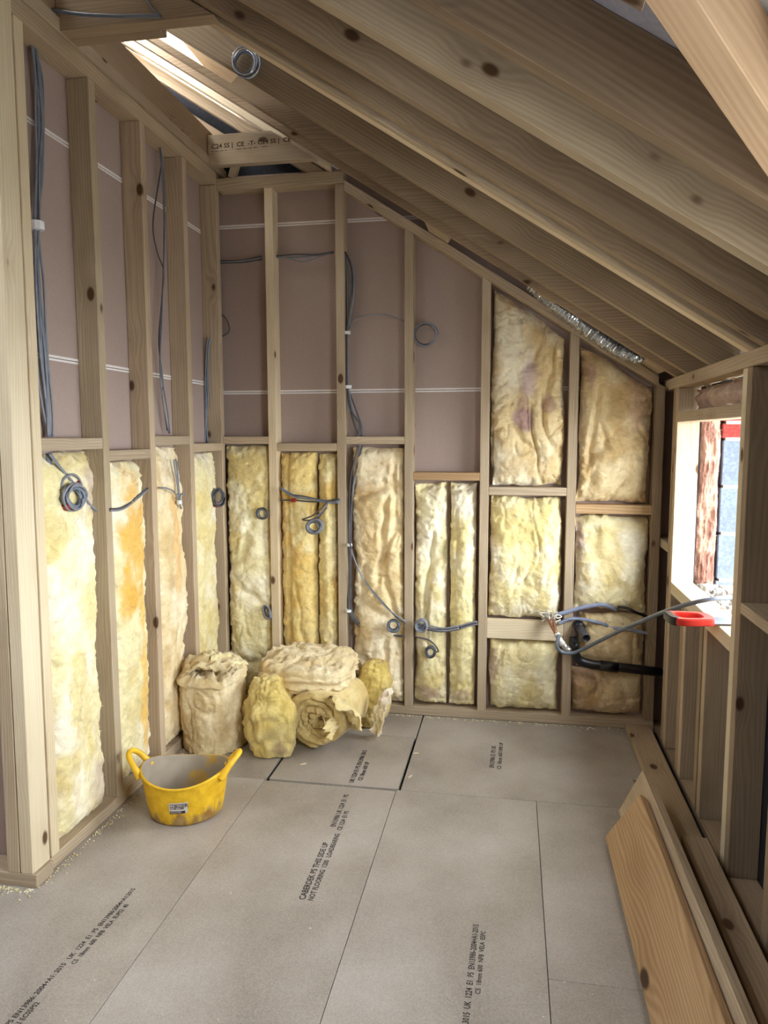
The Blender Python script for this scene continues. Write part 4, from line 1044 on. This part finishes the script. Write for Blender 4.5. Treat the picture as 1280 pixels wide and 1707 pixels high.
band(C.objects[-1].parent if C.objects[-1].parent else C.objects[-1], [(-1.540, 3.212, 1.190)][0], (0, 0, 1), 0.013, 0.018, CLIP)
# fourth bay
wires('short cables dropping from a drilled hole in the corner stud', 'cable', bundle([(-1.600, 3.755, 2.021), (-1.615, 3.755, 1.968), (-1.628, 3.755, 1.778), (-1.636, 3.755, 1.618), (-1.644, 3.755, 1.463)], 2, 0.008, 4, NB, 0.004) + [[(-1.598, 3.757, 2.021), (-1.611, 3.757, 1.905), (-1.617, 3.757, 1.714), (-1.631, 3.757, 1.586), (-1.627, 3.757, 1.463)]], 0.0042, [CABLE2, CABLE])
coil('small dark cable coil with red tape on the last left batt', 'left', [(-1.532, 3.642, 1.177)][0], 0.040, 7, 14, 0.9, tape=4.4, mats=(CABLE3, CABLE), ez_tilt=0.4)
# back wall upper
wires('two dark cables swagged across the leftmost upper bay of the back wall', 'cable', bundle([(-1.585, 3.835, 2.430), (-1.500, 3.835, 2.427), (-1.416, 3.835, 2.432), (-1.325, 3.835, 2.441)], 3, 0.007, 5, NB, 0.006), 0.0042, [CABLE3, CABLE])
wires('three dark cables looped across the second upper bay of the back wall', 'cable', [[(-1.260, 3.830, 2.446), (-1.148, 3.830, 2.451), (-1.018, 3.830, 2.445), (-0.934, 3.830, 2.454)], [(-1.261, 3.832, 2.444), (-1.182, 3.832, 2.434), (-1.100, 3.832, 2.412), (-1.018, 3.832, 2.433), (-0.934, 3.832, 2.454)], [(-1.263, 3.838, 2.442), (-1.151, 3.838, 2.437), (-1.036, 3.838, 2.442), (-0.936, 3.838, 2.450)]], 0.0042, [CABLE3, CABLE, CABLE2])
wires('half loop of brown-grey cable poking out beside the corner stud', 'cable', [[(-1.566, 3.820, 2.156), (-1.532, 3.820, 2.132), (-1.513, 3.820, 2.084), (-1.521, 3.820, 2.053), (-1.562, 3.820, 2.032)]], 0.0040, [CABLE3])
w = wires('vertical bundle of grey cables clipped to the third stud of the back wall', 'cable',
    [[(-0.866, 3.800, 2.444), (-0.838, 3.800, 2.382), (-0.832, 3.800, 2.261), (-0.852, 3.800, 2.110), (-0.859, 3.800, 2.039), (-0.860, 3.800, 1.926), (-0.861, 3.800, 1.802), (-0.858, 3.800, 1.755), (-0.836, 3.800, 1.630), (-0.792, 3.800, 1.566), (-0.779, 3.800, 1.488)], [(-0.864, 3.805, 2.439), (-0.823, 3.805, 2.353), (-0.824, 3.805, 2.232), (-0.844, 3.805, 2.095), (-0.860, 3.805, 2.040), (-0.855, 3.805, 1.895), (-0.853, 3.805, 1.755), (-0.825, 3.805, 1.614), (-0.786, 3.805, 1.545), (-0.783, 3.805, 1.488)],
     [(-0.868, 3.810, 2.434), (-0.853, 3.810, 2.325), (-0.851, 3.810, 2.172), (-0.858, 3.810, 2.041), (-0.866, 3.810, 1.896), (-0.860, 3.810, 1.755), (-0.851, 3.810, 1.646), (-0.800, 3.810, 1.576), (-0.801, 3.810, 1.488)], [(-0.873, 3.815, 2.429), (-0.864, 3.815, 2.265), (-0.866, 3.815, 2.042), (-0.870, 3.815, 1.865), (-0.858, 3.815, 1.756), (-0.820, 3.815, 1.646), (-0.782, 3.815, 1.535), (-0.795, 3.815, 1.488)], [(-0.869, 3.812, 2.444), (-0.834, 3.812, 2.355), (-0.829, 3.812, 2.203), (-0.849, 3.812, 2.065), (-0.865, 3.812, 2.035), (-0.861, 3.812, 1.756), (-0.833, 3.812, 1.583), (-0.794, 3.812, 1.488)]], 0.0046, [CABLE3, CABLE, CABLE2, CABLE3])
band(w, [(-0.860, 3.803, 2.034)][0], (0, 0, 1), 0.020, 0.016, CLIP); band(w, [(-0.856, 3.803, 1.755)][0], (0, 0, 1), 0.020, 0.016, CLIP)
wires('single cable arching from the third stud to the fourth stud, back wall', 'cable', [[(-0.862, 3.825, 2.052), (-0.832, 3.825, 2.098), (-0.778, 3.825, 2.121), (-0.698, 3.825, 2.127), (-0.635, 3.825, 2.120), (-0.559, 3.825, 2.090)]], 0.0040, [CABLE])
coil('loose round coil of thin grey cable hung on the fourth stud', 'back', [(-0.448, 3.815, 2.016)][0], 0.056, 4, 15, 1.05, mats=(CABLE, CABLE3), rr=0.0036, jitter=0.10)
# back wall lower
coil('small dark cable coil at the edge of the leftmost back batt', 'back', [(-1.325, 3.765, 1.081)][0], 0.028, 6, 16, 1.1, mats=(CABLE3, CABLE), jitter=0.2)
coil('narrow cable loop low on the leftmost back batt, half behind the stud', 'back', [(-1.312, 3.775, 0.535)][0], 0.034, 3, 17, 0.45, mats=(CABLE, CABLE3), tilt=0.35, rr=0.0038)
w = wires('dark cables crossing the split yellow batt in the second bay', 'cable',
    [[(-1.220, 3.752, 1.220), (-1.160, 3.752, 1.188), (-1.078, 3.752, 1.177), (-0.979, 3.752, 1.155), (-0.894, 3.752, 1.160)], [(-1.221, 3.755, 1.226), (-1.178, 3.755, 1.201), (-1.112, 3.755, 1.169), (-1.013, 3.755, 1.161), (-0.895, 3.755, 1.153)], [(-1.224, 3.760, 1.155), (-1.147, 3.760, 1.156), (-1.064, 3.760, 1.150), (-0.998, 3.760, 1.151), (-0.896, 3.760, 1.165)], [(-1.219, 3.750, 1.217), (-1.143, 3.750, 1.176), (-1.044, 3.750, 1.164), (-0.962, 3.750, 1.146), (-0.894, 3.750, 1.147)],
     [(-0.961, 3.745, 1.147), (-0.994, 3.745, 1.114), (-1.044, 3.745, 1.075), (-1.097, 3.745, 1.055), (-1.057, 3.745, 1.052), (-1.004, 3.745, 1.076), (-0.961, 3.745, 1.121)], [(-0.951, 3.745, 1.147), (-0.984, 3.745, 1.102), (-1.018, 3.745, 1.069)]], 0.0044, [CABLE3, CABLE, CABLE3, CABLE2])
band(w, [(-1.149, 3.758, 1.156)][0], (1, 0, 0), 0.011, 0.022, REDTAPE, 'red_tape')
coil('grey-blue cable coil hanging over the seam of the split yellow batt', 'back', [(-1.027, 3.742, 1.021)][0], 0.036, 6, 18, 1.15, mats=(CABLE, CABLE2), tilt=0.3, rr=0.0046)
w = wires('dark cable bundle running down beside the third stud and curving right', 'cable',
    [[(-0.799, 3.787, 1.450), (-0.822, 3.787, 1.362), (-0.842, 3.787, 1.266), (-0.850, 3.787, 1.106), (-0.855, 3.787, 0.944), (-0.853, 3.787, 0.749), (-0.861, 3.787, 0.584), (-0.841, 3.787, 0.518), (-0.778, 3.787, 0.461), (-0.663, 3.787, 0.433), (-0.546, 3.787, 0.432)], [(-0.786, 3.785, 1.450), (-0.809, 3.785, 1.330), (-0.833, 3.785, 1.170), (-0.847, 3.785, 1.009), (-0.848, 3.785, 0.814), (-0.853, 3.785, 0.617), (-0.834, 3.785, 0.525), (-0.761, 3.785, 0.469), (-0.663, 3.785, 0.440), (-0.581, 3.785, 0.464)],
     [(-0.776, 3.783, 1.450), (-0.802, 3.783, 1.346), (-0.829, 3.783, 1.235), (-0.840, 3.783, 1.010), (-0.845, 3.783, 0.782), (-0.846, 3.783, 0.602), (-0.814, 3.783, 0.507), (-0.728, 3.783, 0.451), (-0.630, 3.783, 0.436), (-0.545, 3.783, 0.426)], [(-0.839, 3.748, 0.934), (-0.811, 3.748, 0.838), (-0.766, 3.748, 0.743), (-0.704, 3.748, 0.664), (-0.640, 3.748, 0.595), (-0.585, 3.748, 0.538), (-0.540, 3.748, 0.508)], [(-0.836, 3.747, 0.902), (-0.798, 3.747, 0.806), (-0.753, 3.747, 0.720), (-0.682, 3.747, 0.632), (-0.617, 3.747, 0.570), (-0.540, 3.747, 0.521)]], 0.0046, [CABLE3, CABLE, CABLE3])
band(w, [(-0.850, 3.780, 0.919)][0], (0, 0, 1), 0.016, 0.014, CLIP); band(w, [(-0.856, 3.780, 0.559)][0], (0, 0, 1), 0.016, 0.014, CLIP)
coil('knot of tied cables in front of the folded cream batt, low by the fourth stud', 'back', [(-0.603, 3.740, 0.501)][0], 0.028, 5, 19, 1.0, mats=(CABLE2, CABLE3), tilt=0.6, rr=0.0044, jitter=0.3)
w = wires('cables curving right from the fourth stud into the pale fourth-bay batt', 'cable', bundle([(-0.495, 3.745, 0.511), (-0.447, 3.745, 0.500), (-0.399, 3.745, 0.489), (-0.336, 3.745, 0.485), (-0.258, 3.745, 0.502)], 4, 0.007, 6, NB, 0.004) + bundle([(-0.255, 3.750, 0.500), (-0.211, 3.750, 0.515), (-0.162, 3.750, 0.530)], 3, 0.007, 7, NB, 0.003), 0.0046, [CABLE, CABLE3])
coil('tight grey coil of cable just right of the fourth stud', 'back', [(-0.456, 3.742, 0.507)][0], 0.028, 6, 20, 0.9, mats=(CABLE, CABLE2), tilt=-0.6, rr=0.0044)
coil('dark spiral of cable hanging low on the fourth-bay batt', 'back', [(-0.405, 3.742, 0.367)][0], 0.028, 3, 21, 0.85, mats=(CABLE3, CABLE), rr=0.0046, lead=[(-0.488, 3.745, 0.440), (-0.424, 3.745, 0.430), (-0.386, 3.745, 0.405), (-0.364, 3.745, 0.368)])
# roof space
coil('coil of shiny wire hung on a rafter under the roof light', 'rafter', [(-1.070, 2.945, 2.975)][0], 0.052, 7, 22, mats=(FOIL, CABLE2), rr=0.0032, jitter=0.18)
wires('pale grey cable strung across the near ceiling joist', 'cable', [[(-1.600, 2.400, 2.946), (-1.536, 2.400, 2.928), (-1.438, 2.400, 2.907), (-1.308, 2.400, 2.890), (-1.222, 2.400, 2.883), (-1.163, 2.400, 2.876)]], 0.0062, [PIPEG])
wires('thin grey cord rising diagonally from the near ceiling joist', 'cable', [[(-1.165, 2.405, 2.879), (-1.192, 2.405, 2.905), (-1.222, 2.405, 2.946)]], 0.004, [CABLE])

# ---- foil duct under the raking plate
def duct():
    P = smooth_path([(0.075, 3.690, 2.225), (0.164, 3.690, 2.148), (0.264, 3.690, 2.075), (0.406, 3.690, 1.969), (0.505, 3.690, 1.902), (0.602, 3.690, 1.861)], 34); n = len(P)-1; r = []
    for i in range(n+1):
        t = i/n; r.append(0.040 + 0.0055*math.sin(2*math.pi*i/5.0) + random.uniform(-0.0018, 0.0018) - 0.012*abs(t-0.55)**2*4)
    V, F = tube_data(P, r, 22)
    V = [v+Vector((random.uniform(-1, 1), random.uniform(-1, 1), random.uniform(-1, 1)))*0.0016 for v in V]
    o = link('flexible_duct', mesh_from('flexible_duct', V, F, False), FOIL); tag(o, 'crinkled silver foil duct in the gap above the sloping plate', 'duct')
duct()

# ---- plumbing in the right bay
def pipe_thing(name, label, parts, cat='pipe'):
    e = empty(name, parts[0][1][0], label=label, cat=cat); off = Vector(e.location)
    for nm, pts, r, mat in parts:
        q = [Vector(p)-off for p in pts]
        P = smooth_path(q, 8) if len(q) > 2 else q
        V, F = tube_data(P, r, 16); link(nm, mesh_from(nm, V, F, True), mat, e)
    return e
e = pipe_thing('water_pipe', 'upper grey-blue water pipe entering the wool of the right bay', [('pipe', [(0.246, 3.770, 0.586), (0.291, 3.770, 0.601), (0.350, 3.770, 0.622), (0.423, 3.770, 0.640), (0.467, 3.770, 0.645), (0.509, 3.800, 0.627), (0.536, 3.820, 0.611)], 0.0105, PIPEB), ('pipe', [(0.544, 3.795, 0.630), (0.585, 3.775, 0.630), (0.629, 3.775, 0.610), (0.691, 3.795, 0.586)], 0.007, BLACKP)])
pipe_thing('water_pipe', 'lower grey-blue water pipe entering the wool of the right bay', [('pipe', [(0.247, 3.770, 0.536), (0.306, 3.770, 0.564), (0.366, 3.770, 0.566), (0.425, 3.770, 0.556), (0.472, 3.790, 0.541), (0.518, 3.800, 0.521), (0.604, 3.780, 0.518), (0.679, 3.790, 0.503), (0.741, 3.810, 0.491)], 0.0085, PIPEB)])
def waste():
    e = empty('waste_pipe', [(0.359, 3.750, 0.546)][0], label='short dark open-ended waste pipe pointing into the room', cat='pipe'); off = Vector(e.location)
    a = Vector([(0.345, 3.790, 0.535)][0]); b = Vector([(0.376, 3.640, 0.503)][0]); ax = (b-a).normalized()
    m = Matrix.Translation(a-off) @ ax.to_track_quat('Z', 'Y').to_matrix().to_4x4(); L = (b-a).length
    R = 0.0215
    lathe('pipe', [(R, 0), (R, L), (R-0.0025, L+0.001), (R-0.004, L), (R-0.004, 0.02), (0.0, 0.02)], WASTEG, e, m, 24)
    lathe('socket', [(R, 0.004), (R+0.006, 0.006), (R+0.006, 0.05), (R, 0.052)], BLACKP, e, m, 24, closed=True)
waste()
pipe_thing('waste_pipe', 'black elbowed waste pipe running low across the right bay', [('pipe', [(0.330, 3.775, 0.469), (0.330, 3.755, 0.418), (0.340, 3.755, 0.378), (0.364, 3.755, 0.351), (0.415, 3.755, 0.338), (0.489, 3.755, 0.332), (0.592, 3.755, 0.325), (0.695, 3.765, 0.315), (0.761, 3.805, 0.299)], 0.0235, BLACKP),
     ('collar', [(0.459, 3.752, 0.335), (0.547, 3.752, 0.327)], 0.0265, BLACKP), ('collar', [(0.329, 3.755, 0.450), (0.330, 3.755, 0.406)], 0.0265, BLACKP)])
e = pipe_thing('water_hose', 'long grey plastic pipe looping from the tap out over the window sill', [('pipe', [(0.246, 3.640, 0.515), (0.234, 3.620, 0.468), (0.255, 3.620, 0.436), (0.304, 3.620, 0.429), (0.353, 3.600, 0.456), (0.427, 3.520, 0.527), (0.514, 3.380, 0.626), (0.587, 3.220, 0.717), (0.634, 3.100, 0.779), (0.694, 2.960, 0.846), (0.754, 2.900, 0.878), (0.839, 2.920, 0.884), (0.930, 2.940, 0.888)], 0.0088, PIPEG)], 'pipe')
def taps():
    e = empty('tap_valves', [(0.202, 3.775, 0.564)][0], label='pair of copper tails with white-taped isolating valves on the wide nogging', cat='valve'); off = Vector(e.location)
    def rel(L): return [Vector(p)-off for p in L]
    for nm, pts, r, mt in [('copper_tail', [(0.191, 3.735, 0.574), (0.208, 3.705, 0.545), (0.230, 3.675, 0.511)], 0.0075, COPPER), ('copper_tail', [(0.220, 3.735, 0.575), (0.225, 3.705, 0.546), (0.233, 3.675, 0.514)], 0.0075, COPPER),
                       ('wall_elbow', [(0.171, 3.772, 0.564), (0.194, 3.752, 0.582), (0.197, 3.732, 0.563)], 0.012, CHROME), ('wall_elbow', [(0.210, 3.772, 0.584), (0.224, 3.752, 0.584), (0.220, 3.732, 0.564)], 0.012, CHROME)]:
        P = smooth_path(rel(pts), 6); V, F = tube_data(P, r, 14); link(nm, mesh_from(nm, V, F, True), mt, e)
    for k, (a, b) in enumerate((([(0.233, 3.672, 0.512)][0], [(0.267, 3.640, 0.461)][0]), ([(0.245, 3.660, 0.485)][0], [(0.298, 3.625, 0.436)][0]))):
        a = Vector(a)-off; b = Vector(b)-off; ax = (b-a).normalized(); L = (b-a).length
        m = Matrix.Translation(a) @ ax.to_track_quat('Z', 'Y').to_matrix().to_4x4()
        lathe('valve_body', [(0.010, 0), (0.0155, 0.002), (0.0155, L*0.22), (0.0105, L*0.26), (0.0105, L*0.40), (0.014, L*0.44), (0.014, L*0.60), (0.0105, L*0.64), (0.0155, L*0.70), (0.0155, L*0.94), (0.009, L)], CHROME if k else PTFE, e, m, 6 if k else 12)
    for x, y in ((908, 1022), (918, 1020), (926, 1026), (904, 1032)):     # loose ends of sealing tape
        p = Vector([(-2.735, 3.755, 3.820)][0]); 
    rng = random.Random(5)
    base = [Vector(q)-off for q in [(0.173, 3.745, 0.583), (0.196, 3.745, 0.603), (0.220, 3.745, 0.598), (0.245, 3.745, 0.586), (0.185, 3.745, 0.559), (0.239, 3.745, 0.561)]]
    for q in base:
        P = [q+Vector((rng.uniform(-.02, .02), rng.uniform(-.02, .01), rng.uniform(-.015, .015))) for _ in range(4)]
        V, F = tube_data(smooth_path(P, 4), 0.0030, 6); link('sealing_tape', mesh_from('sealing_tape', V, F, True), PTFE, e)
taps()

# ---- hand saw lying across the sill
def saw():
    e = empty('hand_saw', (0.74, 2.76, 0.826), label='hand saw with a red and black handle lying across the window sill', cat='saw')
    def extr(name, outer, inner, th, mat, z):
        import mathutils
        bm = bmesh.new()
        def loop(pts):
            vs = [bm.verts.new((x, y, 0)) for x, y in pts]
            return [bm.edges.new((vs[i], vs[(i+1) % len(vs)])) for i in range(len(vs))]
        ed = loop(outer) + (loop(inner) if inner else [])
        bmesh.ops.triangle_fill(bm, use_beauty=True, edges=ed)
        r = bmesh.ops.extrude_face_region(bm, geom=list(bm.faces))
        for v in r['geom']:
            if isinstance(v, bmesh.types.BMVert): v.co.z += th
        bmesh.ops.recalc_face_normals(bm, faces=bm.faces)
        be = [e_ for e_ in bm.edges if len(e_.link_faces) == 2 and e_.calc_face_angle() > 0.9 and abs(e_.verts[0].co.z-e_.verts[1].co.z) < 1e-6]
        bmesh.ops.bevel(bm, geom=be, offset=min(0.004, th*0.3), segments=2, affect='EDGES')
        for v in bm.verts: v.co.z += z
        me = bpy.data.meshes.new(name); bm.to_mesh(me); bm.free(); return link(name, me, mat, e)
    def smooth2(pts, n=5):
        P = [Vector((x, y, 0)) for x, y in pts]; L = len(P); out = []
        for i in range(L):
            p0, p1, p2, p3 = P[(i-1) % L], P[i], P[(i+1) % L], P[(i+2) % L]
            for k in range(n):
                t = k/n; q = 0.5*((2*p1)+(p2-p0)*t+(2*p0-5*p1+4*p2-p3)*t*t+(3*p1-p0-3*p2+p3)*t**3); out.append((q.x, q.y))
        return out
    outer = [(-0.150, 0.060), (-0.152, 0.030), (-0.148, -0.030), (-0.130, -0.058), (-0.095, -0.064), (-0.045, -0.060), (-0.012, -0.055), (0.0, -0.040), (0.004, 0.0), (-0.004, 0.045), (-0.030, 0.062), (-0.080, 0.066), (-0.130, 0.070)]
    inner = [(-0.122, 0.038), (-0.124, 0.0), (-0.112, -0.032), (-0.080, -0.036), (-0.045, -0.030), (-0.036, 0.0), (-0.046, 0.032), (-0.085, 0.042)]
    extr('handle', smooth2(outer), smooth2(inner), 0.026, SAWRED, -0.006)
    grip_o = [(-0.156, 0.052), (-0.158, 0.0), (-0.154, -0.034), (-0.138, -0.050), (-0.120, -0.034), (-0.128, 0.0), (-0.126, 0.044), (-0.140, 0.060)]
    extr('grip', smooth2(grip_o), None, 0.030, BLACKP, -0.008)
    n = 60; pts = [(-0.010, 0.050), (0.40, 0.022)]
    low = [(-0.010+0.41*(1-i/n), (-0.058+0.030*(1-i/n)) - (0.003 if i % 2 else 0)) for i in range(n+1)]
    extr('blade', pts+low, None, 0.0012, STEEL, 0.0035)
    e.rotation_euler = (0, 0, math.radians(4))
    e.location = (0.725, 2.765, 0.8265)
saw()

# ---- wool in the window cavity, seen past the jamb
def cavity_wool(label, lo, hi, pal, seed, ax):
    """rough slab of mineral wool filling the cavity; ax = the face turned to the opening"""
    nu, nv = 40, 130
    if ax == 'jamb':
        A, B = np.meshgrid(np.linspace(0, 1, nu+1), np.linspace(0, 1, nv+1))
        U = lo[0]+(hi[0]-lo[0])*A; Z = lo[2]+(hi[2]-lo[2])*B
        d = 0.010+0.018*fbm(U*14, Z*9, None, seed, 4)+0.016*ridge(U*26, Z*7, None, seed+4, 3)-0.016*(np.abs(A-0.5)*2)**6
        V = np.stack([U, lo[1]-d, Z], -1).reshape(-1, 3)
        Bk = [(lo[0], hi[1], lo[2]), (hi[0], hi[1], lo[2]), (hi[0], hi[1], hi[2]), (lo[0], hi[1], hi[2])]
    else:
        A, B = np.meshgrid(np.linspace(0, 1, nu+1), np.linspace(0, 1, nv+1))
        U = lo[0]+(hi[0]-lo[0])*A; Y_ = lo[1]+(hi[1]-lo[1])*B
        d = 0.02*fbm(U*14, Y_*9, None, seed, 4)+0.03*ridge(U*22, Y_*16, None, seed+4, 3)
        V = np.stack([U, Y_, hi[2]+d], -1).reshape(-1, 3)
        Bk = [(lo[0], lo[1], lo[2]), (hi[0], lo[1], lo[2]), (hi[0], hi[1], lo[2]), (lo[0], hi[1], lo[2])]
    nn = len(V); idx = np.arange(nn).reshape(nv+1, nu+1)
    F = [tuple(map(int, q)) for q in np.stack([idx[:-1, :-1], idx[:-1, 1:], idx[1:, 1:], idx[1:, :-1]], -1).reshape(-1, 4)]
    V = np.vstack([V, np.array(Bk)])
    for rng_, (i, j) in ((list(idx[0, :]), (0, 1)), (list(idx[:, -1]), (1, 2)), (list(idx[-1, ::-1]), (2, 3)), (list(idx[::-1, 0]), (3, 0))):
        F.append(tuple(int(v) for v in rng_[::-1]) + (nn+i, nn+j))
    col = wool_colour(V[:, 0]*2, V[:, 1]*2, V[:, 2]*2, pal, seed)
    return wool_object('insulation_batt', V, F, col, label, 900, seed, 0.03)
RUST = dict(a=srgb(150, 108, 92), b=srgb(172, 134, 114), c=srgb(112, 74, 62))
cavity_wool('rusty pink mineral wool filling the wall cavity beside the window', (0.837, 3.525, 0.80), (0.925, 3.60, 1.62), RUST, 201, 'jamb')
cavity_wool('shredded grey-white wool along the cavity below the window sill', (0.838, 2.60, 0.70), (0.930, 3.49, 0.800), dict(a=srgb(128, 122, 116), b=srgb(150, 146, 140), c=srgb(84, 76, 70)), 202, 'sill')

# ---- timber stamp, crumbs
lettering('stamp', 'C24 SS |  CE  -T- C24 SS |  CE', 0.030, (-1.530, 3.680, 2.952), (1, 0, 0.02), (0, 0, 1), INKB, jce, squash=1.12)
lettering('stamp', '- -- -- -      --- -- -- --   ---', 0.022, (-1.530, 3.680, 2.934), (1, 0, 0.02), (0, 0, 1), INKB, jce, squash=1.35)
def crumbs():
    rng = random.Random(3); V = []; F = []; cols = []
    spots = []
    for _ in range(260):
        t = rng.random(); spots.append((XL+0.012+abs(rng.gauss(0, 0.018)), 2.06+t*1.1, 0.004, 0.006))
    for _ in range(240):
        spots.append((rng.uniform(-0.62, 0.65), YB-0.012-abs(rng.gauss(0, 0.02)), 0.004, 0.007))
    for _ in range(120): spots.append((rng.uniform(-1.74, -1.53), 2.05-abs(rng.gauss(0, 0.02)), 0.004, 0.006))
    for _ in range(90): spots.append((rng.uniform(-1.4, 0.3), rng.uniform(1.5, 3.6), 0.003, 0.004))
    for (x, y, z, s) in spots:
        s *= rng.uniform(0.3, 1.0); b = len(V); a = rng.uniform(0, 6.28)
        for k in range(3): V.append((x+s*math.cos(a+k*2.1)*rng.uniform(0.6, 1.4), y+s*math.sin(a+k*2.1)*rng.uniform(0.6, 1.4), 0.0008))
        V.append((x, y, 0.0008+s*rng.uniform(0.4, 1.0))); F += [(b, b+1, b+3), (b+1, b+2, b+3), (b+2, b, b+3), (b+2, b+1, b)]
    V = np.array(V); col = wool_colour(V[:, 0]*9, V[:, 1]*9, V[:, 2], PALEY, 9)
    o = wool_object('wool_crumbs', V, F, col, None); tag(o, 'crumbs of wool and sawdust scattered along the foot of the walls', 'debris', kind='stuff')
crumbs()
for i, (px, py, a, l) in enumerate([((-0.92, 3.10, 0), 0, 0.6, 0.030), ((-0.425, 3.30, 0), 0, 0.2, 0.026), ((-0.42, 3.06, 0), 0, 1.2, 0.03)]):
    o = block('wood_chip', (-l/2, -0.004, 0.0005), (l/2, 0.004, 0.004), PINE_PALE, None, 0.001)
    o.matrix_basis = Matrix.Translation(px) @ Matrix.Rotation(a, 4, 'Z') @ o.matrix_basis
    tag(o, ['pale wood splinter on the cut panel in front of the coiled roll', 'pale wood splinter beside the joint right of the cut panel', 'pale wood splinter near the corner of the cut panel'][i], 'splinter')
